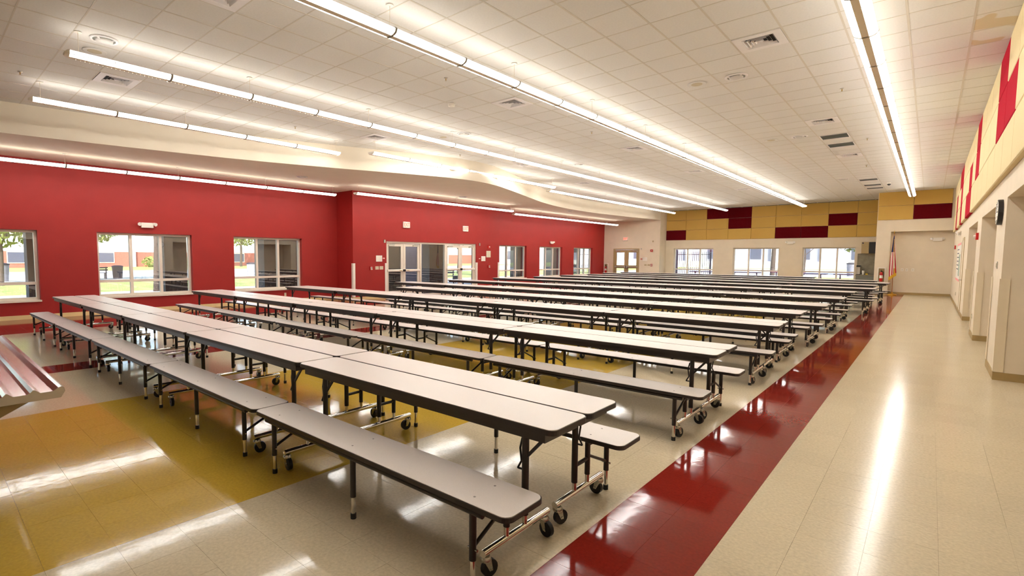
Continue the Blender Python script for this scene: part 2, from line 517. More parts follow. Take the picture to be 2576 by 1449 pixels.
# right wall
mb = MB()
OPR = [(1.9, 5.2), (6.35, 9.68), (10.87, 14.10), (15.27, 18.57)]
wall_x(mb, XR, 1.9, YF - .3, 31.0, CEIL, [(a, b, 0, 2.41) for a, b in OPR])
mb.box(1.9, YF - .3, 0, 2.1, 31.0, CEIL)
struct(mb.build('wall_right', M_CREAM))
struct(MB().box(-16.9, YF - .3, 0, 2.1, YF, CEIL).build('wall_front', M_CREAM))

# baseboards
def base_x(mb, x, y0, y1, sgn): mb.box(x, y0, 0, x + sgn * .012, y1, .105)
mb = MB()
base_x(mb, XL, YF, 10.87, 1); base_x(mb, XB, 10.87, DOORL[0], 1); base_x(mb, XB, DOORL[1], 19.31, 1); base_x(mb, XL, 19.31, YD, 1)
mb.box(XL, 10.858, 0, XB + .012, 10.87, .105)
struct(mb.build('baseboard_left', M_BASEL))
mb = MB()
mb.box(XL, YD - .012, 0, DOORB[0], YD, .105); mb.box(DOORB[1], YD - .012, 0, -12.668, YD, .105); mb.box(-12.68, YD, 0, -12.668, YP, .105)
mb.box(-12.668, YP - .012, 0, -1.88, YP, .105)
mb.box(-1.892, YK - .012, 0, -1.37, YK, .105); mb.box(-1.37, 30.068, 0, XR, 30.08, .105); mb.box(-1.37, YK - .012, 0, -1.358, 30.07, .105)
struct(mb.build('baseboard_back', M_BASE))
mb = MB()
seg = [(YF, 1.9), (5.2, 6.35), (9.68, 10.87), (14.10, 15.27), (18.57, 30.07)]
for a, b in seg:
    base_x(mb, XR, a, b, -1)
for a, b in OPR:
    mb.box(XR - .012, a, 0, 1.9, a + .012, .105); mb.box(XR - .012, b - .012, 0, 1.9, b, .105); mb.box(1.888, a, 0, 1.9, b, .105)
struct(mb.build('baseboard_right', M_BASE))

# ------------------------------------------------------------------ windows
def window_x(n, ya, yb):
    w = struct(MB().box(XL - .01, ya - .02, WZ0 - .045, XL + .035, yb + .02, WZ0 - .001).box(XL - .27, ya, WZ0 - .02, XL, yb, WZ0 + .004).build('window_%d' % n, M_WFRAME),
               'white three-bay window in the red wall')
    x0, x1 = XL - .25, XL - .14
    t = .06
    fr = MB()
    fr.box(x0, ya, WZ0, x1, ya + t, WZ1); fr.box(x0, yb - t, WZ0, x1, yb, WZ1)
    fr.box(x0, ya + t, WZ0, x1, yb - t, WZ0 + t); fr.box(x0, ya + t, WZ1 - t, x1, yb - t, WZ1)
    fr.build('frame', M_WFRAME, w)
    e = (yb - ya - 2 * t) / 3
    zt = .885
    for k in (1, 2):
        yy = ya + t + e * k
        MB().box(x0, yy - .035, WZ0 + t, x1, yy + .035, WZ1 - t).build('mullion', M_WFRAME, w)
    for k in range(3):
        a, b = ya + t + e * k + (.035 if k else 0), ya + t + e * (k + 1) - (.035 if k < 2 else 0)
        MB().box(x0, a, zt - .035, x1, b, zt + .035).build('transom', M_WFRAME, w)
        for za, zb in ((WZ0 + t, zt - .035), (zt + .035, WZ1 - t)):
            xm = (x0 + x1) / 2
            MB().add([(xm, a, za), (xm, b, za), (xm, b, zb), (xm, a, zb)], [(0, 1, 2, 3)]).build('pane', M_GLASS, w)
for n, (a, b) in enumerate(WINL): window_x(n + 1, a, b)
def window_y(n, xa, xb):
    z1 = 2.2
    w = struct(MB().box(xa - .02, YP - .03, WZ0 - .045, xb + .02, YP + .01, WZ0 - .001).box(xa, YP, WZ0 - .02, xb, YP + .27, WZ0 + .004).build('window_%d' % n, M_WFRAME),
               'white three-bay window in the cream back wall')
    y0, y1 = YP + .14, YP + .25
    t = .06
    fr = MB()
    fr.box(xa, y0, WZ0, xa + t, y1, z1); fr.box(xb - t, y0, WZ0, xb, y1, z1); fr.box(xa + t, y0, WZ0, xb - t, y1, WZ0 + t); fr.box(xa + t, y0, z1 - t, xb - t, y1, z1)
    fr.build('frame', M_WFRAME, w)
    e = (xb - xa - 2 * t) / 3; zt = .885
    for k in (1, 2):
        xx = xa + t + e * k
        MB().box(xx - .035, y0, WZ0 + t, xx + .035, y1, z1 - t).build('mullion', M_WFRAME, w)
    for k in range(3):
        a, b = xa + t + e * k + (.035 if k else 0), xa + t + e * (k + 1) - (.035 if k < 2 else 0)
        MB().box(a, y0, zt - .035, b, y1, zt + .035).build('transom', M_WFRAME, w)
        for za, zb in ((WZ0 + t, zt - .035), (zt + .035, z1 - t)):
            ym = (y0 + y1) / 2
            MB().add([(a, ym, za), (b, ym, za), (b, ym, zb), (a, ym, zb)], [(0, 1, 2, 3)]).build('pane', M_GLASS, w)
for n, (a, b) in enumerate(WINB): window_y(n + 8, a, b)

# ------------------------------------------------------------------ storefront doors in the red bump-out
x0, x1 = XB - .16, XB - .05
d1 = struct(empty('door_1', (XB - .1, 15.03, 0)), 'white glazed storefront with two pairs of doors')
def P(mb, n, m, par):
    o = mb.build(n, m, par); o.location = -par.location if par.type == 'EMPTY' else (0, 0, 0); return o
fr = MB()
fr.box(x0, 12.41, 2.12, x1, 17.65, 2.19)
for a, b in ((12.41, 12.46), (14.20, 14.28), (15.64, 15.74), (17.6, 17.65)):
    fr.box(x0, a, 0, x1, b, 2.12)
fr.box(x0, 14.28, 0, x1, 15.64, .06)
P(fr, 'frame', M_WFRAME, d1)
xm = XB - .105
def leaf(a, b, hinge_low):
    lf = MB()
    xa, xb_ = XB - .13, XB - .085
    st = .115
    lf.box(xa, a, .01, xb_, a + st, 2.11); lf.box(xa, b - st, .01, xb_, b, 2.11)
    lf.box(xa, a + st, 2.0, xb_, b - st, 2.11); lf.box(xa, a + st, .01, xb_, b - st, .24)
    l = P(lf, 'door_leaf', M_WFRAME, d1)
    MB().add([(xm, a + st, .24), (xm, b - st, .24), (xm, b - st, 2.0), (xm, a + st, 2.0)], [(0, 1, 2, 3)]).build('pane', M_GLASS, l)
    ba = MB(); ba.extrude_y([(XB - .085, 1.0), (XB - .045, 1.0), (XB - .02, 1.02), (XB - .02, 1.075), (XB - .045, 1.095), (XB - .085, 1.095)], a + .03, b - .03)
    ba.build('push_bar', M_WHITE, l)
    yl = b - .05 if hinge_low else a + .05
    MB().box(XB - .085, yl - .022, 1.005, XB - .012, yl + .022, 1.09).build('latch', M_BLACK, l)
    yb2 = yl - .20 if hinge_low else yl + .06
    MB().box(XB - .02, yb2, 1.035, XB - .018, yb2 + .14, 1.06).build('bar_label', M_TAND, l)
    ys_ = a + .10 if hinge_low else b - .38
    MB().box(XB - .085, ys_, 2.01, XB - .03, ys_ + .28, 2.065).tube((XB - .05, ys_ + .05, 2.075), (XB - .02, ys_ + .3, 2.085), .012, 6).build('closer', M_ALUM, l)
leaf(12.46, 13.32, True); leaf(13.33, 14.20, False)
leaf(15.74, 16.66, True); leaf(16.67, 17.60, False)
P(MB().add([(xm, 14.28, .06), (xm, 15.64, .06), (xm, 15.64, 2.12), (xm, 14.28, 2.12)], [(0, 1, 2, 3)]), 'fixed_pane', M_GLASS, d1)
# tan double door in the back wall
d2 = struct(empty('door_2', (-14.9, YD + .1, 0)), 'tan double exit door with glass lights')
fr = MB()
fr.box(DOORB[0], YD + .0, 0, DOORB[0] + .07, YD + .2, 2.2); fr.box(DOORB[1] - .07, YD, 0, DOORB[1], YD + .2, 2.2); fr.box(DOORB[0] + .07, YD, 2.12, DOORB[1] - .07, YD + .2, 2.2)
P(fr, 'frame', M_TAND, d2)
for a, b, lo in ((DOORB[0] + .08, -14.91, True), (-14.90, DOORB[1] - .08, False)):
    lf = MB(); ya, yb = YD + .05, YD + .095; st = .14
    for p in ((a, a + st, .01, 2.11), (b - st, b, .01, 2.11), (a + st, b - st, 1.94, 2.11), (a + st, b - st, .90, 1.10), (a + st, b - st, .01, .25)):
        lf.box(p[0], ya, p[2], p[1], yb, p[3])
    l = P(lf, 'door_leaf', M_TAND, d2)
    for za, zb in ((1.10, 1.94), (.25, .90)):
        MB().add([(a + st, YD + .07, za), (b - st, YD + .07, za), (b - st, YD + .07, zb), (a + st, YD + .07, zb)], [(0, 1, 2, 3)]).build('pane', M_GLASS, l)
    MB().box(a + .04, YD - .03, .97, b - .04, YD + .05, 1.03).build('panic_bar', M_ALUM, l)
    xx = b - .1 if lo else a + .03
    MB().box(xx, YD - .04, .90, xx + .07, YD + .05, 1.08).build('latch_box', M_ALUM, l)
    MB().box(a + (.1 if lo else .45), YD + .0, 2.0, a + (.4 if lo else .75), YD + .05, 2.06).build('closer', M_ALUM, l)
# narrow tan framed door in the right wall
d3 = struct(MB().box(XR - .012, 20.42, 0, XR + .02, 20.50, 2.24).box(XR - .012, 21.42, 0, XR + .02, 21.50, 2.24).box(XR - .012, 20.50, 2.16, XR + .02, 21.42, 2.24).build('door_3', M_TAND), 'tan framed flush door in the right wall')
MB().box(XR - .006, 20.5, .01, XR + .02, 21.42, 2.16).build('door_leaf', M_CREAM, d3)
MB().tube((XR - .06, 20.56, 1.0), (XR, 20.56, 1.0), .012, 8).tube((XR - .06, 20.56, 1.0), (XR - .06, 20.68, 1.0), .012, 8).build('handle', M_ALUM, d3)

# ------------------------------------------------------------------ bench tables
PITCH_U = 2.412
L = 2.403
HL = L / 2
XP = HL - .235            # end frames
def top_part(par, name, y0, y1, z, th, r, hi):
    n = 5 if hi else 2
    t = MB().prism(rounded(-HL + .004, y0 + .004, HL - .004, y1 - .004, r, n), z - .004, z, 0).build(name, M_LAM, par)
    MB().prism(rounded(-HL, y0, HL, y1, r, n), z - th, z - .0035, 0).build('edge_band', M_EDGE, t)
    return t
def make_unit(hi):
    n = 10 if hi else 6
    u = thing('bench_table', 'bench table', 'bench table')
    top_part(u, 'tabletop', -.362, -.002, .737, .03, .045, hi)
    ap = MB()
    ap.box(-HL + .065, -.340, .655, HL - .065, -.322, .708); ap.box(-HL + .065, -.03, .655, HL - .065, -.012, .708)
    ap.build('apron', M_APRON, u)
    for e0, e1 in ((-HL + .065, -HL + .083), (HL - .083, HL - .065)): MB().box(e0, -.322, .655, e1, -.03, .708).build('end_plate', M_APRON, u)
    top_part(u, 'bench_seat', -.737, -.427, .432, .028, .05, hi)
    MB().tube((-HL + .16, -.715, .388), (HL - .16, -.715, .388), .017, n).build('torsion_bar', M_FRAME, u)
    for x in (-XP, 0.0, XP):
        lg = MB().tube((x, -.700, .135), (x, -.700, .405), .018, n).build('leg', M_FRAME, u)
        if hi:
            MB().tube((x, -.700, .025), (x, -.700, .14), .0135, n).build('leg_extension', M_CHROME, lg)
            MB().tube((x, -.700, .0), (x, -.700, .032), .018, n).build('foot_cap', M_RUBBER, lg)
            if x:
                MB().tube((x - .03, -.700, .19), (x + .03, -.700, .19), .007, 6).build('bolt', M_ZINC, lg)
        else:
            MB().tube((x, -.700, .0), (x, -.700, .14), .0135, n).build('leg_extension', M_CHROME, lg)
    for sx in (-1, 1):
        x = sx * XP
        MB().tube((x, -.625, .130), (x, -.035, .130), .020, n + 4 if hi else 6).build('base_rail', M_CHROME, u)
        tp = MB().tube((x, -.265, .195), (x, -.265, .690), .020, n).build('table_post', M_FRAME, u)
        MB().tube((x, -.265, .13), (x, -.265, .20), .0145, n).build('post_extension', M_CHROME, tp)
        bp = MB().tube((x, -.430, .195), (x, -.430, .405), .018, n).build('bench_post', M_FRAME, u)
        MB().tube((x, -.430, .13), (x, -.430, .20), .0145, n).build('post_extension', M_CHROME, bp)
        MB().tube((x, -.430, .300), (x, -.265, .300), .013, n).build('cross_tube', M_FRAME, u)
        MB().box(x - .012, -.70, .385, x + .012, -.43, .405).build('seat_bracket', M_FRAME, u)
        for y, ang in ((-.600, 35 + 40 * sx), (-.072, -60 + 50 * sx)):
            a = math.radians(ang); ox, oy = .022 * math.cos(a), .022 * math.sin(a)
            wx, wy = -math.sin(a), math.cos(a)
            ca = MB().lathe([(.029, .086), (.031, .098), (.024, .112)], (x, y, 0), 10)
            if hi:
                for s in (-1, 1):
                    px, py = x + s * wx * .019, y + s * wy * .019
                    q = [Vector((px - .020 * math.cos(a), py - .020 * math.sin(a), .092)), Vector((px + .022 * math.cos(a), py + .022 * math.sin(a), .092)),
                         Vector((px + ox + .010 * math.cos(a), py + oy + .010 * math.sin(a), .035)), Vector((px + ox - .010 * math.cos(a), py + oy - .010 * math.sin(a), .035))]
                    off = Vector((wx, wy, 0)) * .0015 * s
                    ca.add(q + [p + off for p in q], [(0, 1, 2, 3), (7, 6, 5, 4), (0, 4, 5, 1), (1, 5, 6, 2), (2, 6, 7, 3), (3, 7, 4, 0)])
                ca.tube((x + ox - wx * .024, y + oy - wy * .024, .045), (x + ox + wx * .024, y + oy + wy * .024, .045), .007, 8)
            c = ca.build('caster', M_ZINC, u)
            MB().tube((x + ox - wx * .013, y + oy - wy * .013, .045), (x + ox + wx * .013, y + oy + wy * .013, .045), .045, 16 if hi else 8).build('wheel', M_RUBBER, c)
        if hi:
            MB().tube((x, -.695, .200), (x - .0, -.445, .315), .010, 8).build('link_bar', M_FRAME, u)
            br = MB()
            br.add([(x + .018, -.272, .52), (x + .018, -.258, .52), (x + .165, -.258, .685), (x + .165, -.272, .685), (x + .018, -.272, .545), (x + .018, -.258, .545), (x + .145, -.258, .69), (x + .145, -.272, .69)],
                   [(0, 1, 2, 3), (7, 6, 5, 4), (0, 4, 5, 1), (2, 6, 7, 3), (0, 3, 7, 4), (1, 5, 6, 2)])
            br.build('brace', M_FRAME, u)
            MB().path([(x - .022, -.265, .62), (x - .036, -.265, .56), (x - .026, -.265, .49), (x - .050, -.265, .445), (x - .02, -.265, .445)], .006, 6).build('lever', M_FRAME, u)
        else:
            MB().tube((x, -.265, .53), (x + .14, -.265, .69), .008, 4).build('brace', M_FRAME, u)
    if hi:
        bm = MB().lathe([(.0065, 0), (.0065, .0008), (.003, .0011)], (0, 0, 0), 8).mesh('bolt', M_BOLT)
        for x in (-XP + .02, -.05, XP - .02):
            inst('bolt', bm, u, (x, -.665, .432))
            inst('bolt', bm, u, (x, -.505, .432))
    index_tree(u)
    return u
ROWS = [  # centre y at the right end, right end x, units, skew
    (2.475, -1.334, 5, .0130), (5.155, -1.36, 5, .0125), (7.79, -1.385, 5, .026), (9.66, -1.45, 4, .012),
    (11.50, -1.35, 5, .006), (13.82, -1.33, 5, -.012), (16.60, -1.39, 5, -.006), (18.95, -1.11, 5, -.02),
    (21.4, -1.245, 5, -.02), (23.55, -1.034, 5, -.03), (25.85, -1.49, 5, -.05), (28.5, -3.95, 4, -.03)]
proto_hi, proto_lo = make_unit(True), make_unit(False)
used = {True: False, False: False}
BLANK_MID = None
for r, (cy, xr, n, skew) in enumerate(ROWS):
    hi = r < 4
    ang = math.atan(skew)
    last = ORD[r] if r < 11 else 'last'
    for k in range(n):
        xc = xr - PITCH_U * (k + .5)
        yc = cy + skew * (xc - xr)
        for side in ('near', 'far'):
            pr = proto_hi if hi else proto_lo
            if not used[hi]:
                u = pr; used[hi] = True
            else:
                u = copy_tree(pr)
            j = (random.random() - .5)
            gap = .003 + .006 * random.random() if side == 'far' else -.002
            xo = (random.random() - .5) * .004 + (0.0 if side == 'near' else (-.006 if k else 0))
            u.location = (xc + xo, yc + gap, 0)
            u.rotation_euler = (0, 0, ang + (math.pi if side == 'far' else 0) + j * .002)
            if n == k + 1: place = 'at the red wall end'
            elif k == 0: place = 'nearest the red floor stripe'
            else: place = ORD[k] + ' from the red floor stripe'
            u['label'] = 'folding bench table in %s row from camera, %s bench, %s' % (last, side, place)
            u['category'] = 'bench table'
            u['group'] = 'bench tables in the %s row' % last

# ------------------------------------------------------------------ pendant light runs
SEG = 1.219
def make_seg():
    body = MB().extrude_y([(-.036, .0), (.036, .0), (.040, .075), (-.040, .075)], .004, SEG - .004).mesh('spine', M_LAMPBODY)
    lens = []
    for s in (-1, 1):
        pr = [(s * .038, .004), (s * .075, .012), (s * .102, .030), (s * .117, .056), (s * .105, .070), (s * .042, .070)]
        if s < 0: pr = pr[::-1]
        lm = MB().extrude_y(pr, .012, SEG - .012)
        for q, f in enumerate(lm.f):
            zz = [lm.v[i][2] for i in f]
            if min(zz) > .055 and max(zz) < .0705: lm.m[q] = 1
        lens.append(lm.mesh('lens', [M_LENS, M_UPL]))
    band = MB().extrude_y([(-.038, -.006), (.038, -.006), (.080, .003), (.112, .022), (.126, .056), (.110, .078), (-.110, .078), (-.126, .056), (-.107, .027), (-.078, .008)], -.015, .015).mesh('joint_band', M_JOINT)
    lv = MB()
    for k in range(1, 24):
        y = k * SEG / 24
        for s in (-1, 1):
            q = [(s * .038, .0035), (s * .075, .0095), (s * .104, .027), (s * .119, .056)]
            for a, b in zip(q[:-1], q[1:]):
                lv.add([(a[0], y - .004, a[1]), (b[0], y - .004, b[1]), (b[0], y + .004, b[1]), (a[0], y + .004, a[1])], [(0, 1, 2, 3)])
    return body, lens, band, lv.mesh('louver', M_LAMPBODY)
seg_body, seg_lens, seg_band, seg_louver = make_seg()
cap_me = MB().extrude_y([(-.038, -.002), (.038, -.002), (.078, .008), (.107, .027), (.120, .058), (.106, .076), (-.106, .076), (-.120, .058), (-.107, .027), (-.078, .008)], 0, .012).mesh('end_cap', M_LAMPBODY)
def cap_tip():
    m = MB()
    ring = [(-.038, -.002), (.038, -.002), (.078, .008), (.107, .027), (.120, .058), (.106, .076), (-.106, .076), (-.120, .058), (-.107, .027), (-.078, .008)]
    n = len(ring)
    vs = [(x, 0, z) for x, z in ring] + [(x * .85, -.025, .036 + (z - .036) * .85) for x, z in ring] + [(x * .5, -.045, .036 + (z - .036) * .5) for x, z in ring]
    fs = []
    for j in range(2):
        for k in range(n):
            fs.append((j * n + k, (j + 1) * n + k, (j + 1) * n + (k + 1) % n, j * n + (k + 1) % n))
    m.add(vs, fs, 0, True); m.add(vs[2 * n:], [tuple(range(n - 1, -1, -1))])
    return m.mesh('end_cap', M_WHITE)
tip_me = cap_tip()
def light_run(x, y0, nseg, ztop, zc, label, hang0=0):
    z = ztop - .076
    t = thing('pendant_light', label, 'pendant light', (x, y0, z), 0, 'linear pendant light runs')
    for k in range(nseg):
        inst('spine', seg_body, t, (0, k * SEG, 0)); inst('lens', seg_lens[0], t, (0, k * SEG, 0)); inst('lens', seg_lens[1], t, (0, k * SEG, 0))
        o = inst('louver', seg_louver, t, (0, k * SEG, 0)); o['kind'] = 'stuff'
        if k: inst('joint_band', seg_band, t, (0, k * SEG, 0))
    inst('end_cap', tip_me, t, (0, .005, 0))
    e = inst('end_cap', tip_me, t, (0, nseg * SEG - .005, 0), math.pi)
    hs = [0.12] + [k * SEG for k in range(2, nseg - 1, 2)] + [nseg * SEG - .06]
    for hy in hs:
        c = MB().tube((0, 0, .07), (0, 0, zc - z - .012), .0035, 5).build('hanger', M_LAMPBODY, t, (0, hy, 0))
        MB().lathe([(.045, zc - z - .014), (.047, zc - z - .006), (.04, zc - z - .004)], (0, 0, 0), 12).build('canopy', M_WHITE, c)
light_run(-.705, .43, 23, 4.285, CEIL, 'long white light run nearest the right wall')
light_run(-4.89, 1.55, 24, 4.285, CEIL, 'long white light run crossing the ceiling centre, second from right wall')
light_run(-8.57, 1.55, 24, 4.285, CEIL, 'long white light run third from right wall, starting top left')
light_run(-11.50, 1.55, 5, 4.285, CEIL, 'short white light run along the fascia, nearest camera at left')
light_run(-10.77, 8.15, 7, 4.285, CEIL, 'short white light run in front of the fascia bulge')
light_run(-11.42, 17.35, 11, 4.285, CEIL, 'white light run along the fascia, farthest from camera')
light_run(-15.15, -4.75 + 4.9, 8, 3.72, SOFF, 'white light run under the soffit above the left windows')
light_run(-14.22, 10.1, 7, 3.72, SOFF, 'white light run under the soffit above the red bump-out doors')
light_run(-15.05, 19.85, 9, 3.72, SOFF, 'white light run under the soffit near the far corner')

# ------------------------------------------------------------------ acoustic panels
def panel_x(par, y0, y1, z0, z1, m):
    t = .06
    mb = MB(); b = .012
    XR_ = XR - .002; xs = XR_ - t
    mb.add([(XR_, y0, z0), (XR_, y1, z0), (XR_, y1, z1), (XR_, y0, z1), (xs + b, y0, z0), (xs + b, y1, z0), (xs + b, y1, z1), (xs + b, y0, z1),
            (xs, y0 + b, z0 + b), (xs, y1 - b, z0 + b), (xs, y1 - b, z1 - b), (xs, y0 + b, z1 - b)],
           [(0, 4, 5, 1), (1, 5, 6, 2), (2, 6, 7, 3), (3, 7, 4, 0), (4, 8, 9, 5), (5, 9, 10, 6), (6, 10, 11, 7), (7, 11, 8, 4), (8, 11, 10, 9)])
    return mb.build('acoustic_panel', m)
RZ = [(2.725, 3.335), (3.345, 3.955), (3.965, 4.568)]
REDS = {(2, 5), (2, 9), (2, 15), (2, 16), (1, 4), (1, 5), (1, 9), (1, 11), (0, 11), (0, 12), (0, 15), (1, 15), (0, 18), (1, 18)}
PY0 = 3.925
rown = ['bottom', 'middle', 'top']
for k in range(-1, 21):
    for r in range(3):
        ya = PY0 + 1.219 * k; yb = ya + 1.213
        if yb > YK: yb = YK - .02
        if yb - ya < .1: continue
        red = (r, k) in REDS
        # parent-less things: every panel could be lifted off its clips
        p = panel_x(None, ya, yb, RZ[r][0], RZ[r][1], M_PRED if red else M_PCRM)
        tag(p, '%s fabric panel, %s row on the right wall, column %s back from alcove' % ('crimson' if red else 'cream', rown[r], ['one', 'two', 'three', 'four', 'five', 'six', 'seven', 'eight', 'nine', 'ten', 'eleven', 'twelve', 'thirteen', 'fourteen', 'fifteen', 'sixteen', 'seventeen', 'eighteen', 'nineteen', 'twenty', 'twenty-one', 'twenty-two', 'twenty-three'][20 - k]),
            'acoustic panel', 'acoustic panels on the right wall')
def panel_y(x0, x1, z0, z1, y, m):
    t = .04; b = .008; y -= .002; ys_ = y - t
    mb = MB()
    mb.add([(x0, y, z0), (x1, y, z0), (x1, y, z1), (x0, y, z1), (x0, ys_ + b, z0), (x1, ys_ + b, z0), (x1, ys_ + b, z1), (x0, ys_ + b, z1),
            (x0 + b, ys_, z0 + b), (x1 - b, ys_, z0 + b), (x1 - b, ys_, z1 - b), (x0 + b, ys_, z1 - b)],
           [(0, 1, 5, 4), (1, 2, 6, 5), (2, 3, 7, 6), (3, 0, 4, 7), (4, 5, 9, 8), (5, 6, 10, 9), (6, 7, 11, 10), (7, 4, 8, 11), (8, 9, 10, 11)])
    return mb.build('acoustic_panel', m)
MAR = {(2, 2), (2, 3), (1, 3), (0, 0), (0, 5), (0, 6), (1, 7)}
for c in range(9):
    for r in range(3):
        xa = -12.66 + 1.2225 * c; xb = min(xa + 1.214, -1.895)
        m = (r, c) in MAR
        p = panel_y(xa, xb, RZ[r][0], RZ[r][1], YP, M_PMAR if m else M_PYEL)
        tag(p, '%s fabric panel above the back windows, %s row, %s from left' % ('maroon' if m else 'mustard', rown[r], ORD[c]), 'acoustic panel', 'acoustic panels on the back wall')
for c, (xa, xb) in enumerate(((-1.86, -.662), (-.655, .56))):
    for r, (za, zb) in enumerate(((3.345, 3.955), (3.965, 4.568))):
        m = (c, r) == (1, 0)
        p = panel_y(xa, xb, za, zb, YK, M_PMAR if m else M_PYEL)
        tag(p, '%s fabric panel above the flag alcove, %s %s' % ('maroon' if m else 'mustard', ('lower', 'upper')[r], ('left', 'right')[c]), 'acoustic panel', 'acoustic panels above the alcove')

# ------------------------------------------------------------------ ceiling fittings
def make_vent():
    h = .289
    v = thing('air_diffuser', 'air diffuser', 'air vent')
    pl = MB()
    s = .19
    for a in ((-h, -h, h, -s), (-h, s, h, h), (-h, -s, -s, s), (s, -s, h, s)):
        pl.box(a[0], a[1], -.010, a[2], a[3], .0)
    pl.build('face_plate', M_VENT, v)
    MB().box(-s, -s, .022, s, s, .026).build('duct_throat', M_DARK, v)
    for k in range(4):
        o = s - .004 - k * .044; i = o - .022
        z0, z1 = -.012, .020
        vs = [(-o, -o, z0), (o, -o, z0), (o, o, z0), (-o, o, z0), (-i, -i, z1), (i, -i, z1), (i, i, z1), (-i, i, z1)]
        MB().add(vs, [(0, 1, 5, 4), (1, 2, 6, 5), (2, 3, 7, 6), (3, 0, 4, 7)]).build('louver_ring', M_VENT, v)
    MB().box(-.03, -.03, -.006, .03, .03, .0).build('core', M_VENT, v)
    index_tree(v); return v
BAY = {0: 'left of the right light run', 1: 'between second and third light runs', 2: 'nearest the curved fascia'}
vp = make_vent(); cnt = [0, 0, 0]; first = True
for x, y in sorted(VENTS, key=lambda p: p[1]):
    b = 0 if x > -3 else (1 if x > -8 else 2)
    i, j = cell(x, y)
    v = vp if first else copy_tree(vp); first = False
    v.location = (GX + (i + .5) * G, GY + (j + .5) * G, CEIL)
    v['label'] = 'square louvered air diffuser, %s from camera, %s' % (ORD[cnt[b]], BAY[b]); v['category'] = 'air vent'; v['group'] = 'square ceiling diffusers'
    cnt[b] += 1
def make_slot():
    v = thing('return_grille', 'grille', 'air vent')
    MB().box(-.288, -.288, -.010, .288, -.26, 0).box(-.288, .26, -.010, .288, .288, 0).box(-.288, -.26, -.010, -.265, .26, 0).box(.265, -.26, -.010, .288, .26, 0).build('frame', M_VENT, v)
    MB().box(-.265, -.26, .012, .265, .26, .016).build('dark_opening', M_DARK, v)
    for k in range(5): MB().box(-.265, -.21 + .1 * k, -.006, .265, -.202 + .1 * k, .010).build('blade', M_GREYC, v)
    index_tree(v); return v
sp = make_slot(); first = True
for k, (x, y) in enumerate(GRILLES):
    v = sp if first else copy_tree(sp); first = False
    v.location = (GX + 1.5 * G, GY + (cell(x, y)[1] + .5) * G, CEIL)
    v['label'] = 'dark return grille in ceiling, %s of five from camera, left of right lights' % ORD[k]; v['category'] = 'air vent'; v['group'] = 'return grilles'
def make_spk():
    v = thing('ceiling_speaker', 's', 'speaker')
    MB().lathe([(.17, 0), (.168, -.010), (.145, -.016), (.135, -.010)], n=24).build('trim_ring', M_VENT, v)
    MB().lathe([(.135, -.009), (.13, -.012)], n=20).build('shadow_gap', M_GREYC, v)
    MB().lathe([(.105, -.012), (.10, -.030), (.04, -.036)], n=20).build('grille', M_SPKW, v)
    for k in range(4):
        a = math.pi / 4 + k * math.pi / 2
        MB().tube((.10 * math.cos(a), .10 * math.sin(a), -.016), (.14 * math.cos(a), .14 * math.sin(a), -.013), .012, 6).build('spoke', M_VENT, v)
    index_tree(v); return v
sp = make_spk(); first = True
SPK = [(-8.6, 1.97, CEIL, 'under the third light run at top left'), (-2.51, 9.29, CEIL, 'left of the right light run, nearest camera'), (-2.515, 14.8, CEIL, 'left of the right light run, second from camera'),
       (-8.5, 9.2, CEIL, 'above the third light run, second from camera'), (-8.48, 14.58, CEIL, 'above the third light run, third from camera'), (-2.56, 23.67, CEIL, 'left of the right light run, third from camera'),
       (-2.56, 30.0, CEIL, 'left of the right light run, farthest from camera'), (-14.0, 8.03, SOFF, 'in the soffit above the left windows'), (-13.79, 14.89, SOFF, 'in the soffit above the red doors'), (-13.67, 22.8, SOFF, 'in the soffit before the far red windows')]
for x, y, z, lb in SPK:
    v = sp if first else copy_tree(sp); first = False
    v.location = (x, y, z - .0055); v['label'] = 'round white ceiling speaker ' + lb; v['category'] = 'speaker'; v['group'] = 'ceiling speakers'
for x, y, lb in [(-9.18, 1.98, 'beside the top left speaker'), (-3.114, 9.243, 'beside the nearest right speaker'), (-3.122, 14.78, 'beside the second right speaker'), (-9.108, 9.1, 'beside the speaker above the third light run')]:
    v = thing('cover_disc', 'flat beige round cover disc in ceiling ' + lb, 'ceiling disc', (x, y, CEIL - .0055), 0, 'flush ceiling discs')
    MB().lathe([(.15, 0), (.15, -.004), (.14, -.006)], n=20).build('rim', M_CEIL, v); MB().lathe([(.09, -.006), (.085, -.010)], n=16).build('disc', M_DISC, v)
def make_spr():
    v = thing('sprinkler_head', 's', 'sprinkler')
    MB().lathe([(.035, 0), (.033, -.006), (.012, -.012)], n=12).build('escutcheon', M_ALUM, v)
    MB().tube((0, 0, -.01), (0, 0, -.05), .007, 6).build('body', M_BRASS, v); MB().lathe([(.018, -.05), (.018, -.054)], n=10).build('deflector', M_ALUM, v)
    index_tree(v); return v
sp = make_spr(); first = True
for x, y, lb in [(-11.1, 1.37, 'at top left before the fascia'), (-6.115, 6.17, 'under the second light run near the nearest diffusers'), (-1.3, 11.15, 'beside the right light run, nearest'), (-6.09, 11.05, 'between the second and third light runs, middle distance'),
                 (-1.307, 16.08, 'beside the right light run, farther'), (-10.96, 6.14, 'beside the fascia light run'), (-10.27, 10.95, 'near the fascia bulge'), (-1.66, 20.65, 'beside the right light run, farthest')]:
    v = sp if first else copy_tree(sp); first = False
    v.location = (x, y, CEIL - .0055); v['label'] = 'small sprinkler head ' + lb; v['category'] = 'sprinkler'; v['group'] = 'sprinkler heads'
v = thing('smoke_detector', 'white round smoke detector between second and third light runs', 'smoke detector', (-7.04, 7.26, CEIL - .0055))
MB().lathe([(.075, 0), (.075, -.02)], n=16).build('base', M_WHITE, v); MB().lathe([(.07, -.02), (.065, -.05), (.03, -.06)], n=16).build('cover', M_WHITE, v)
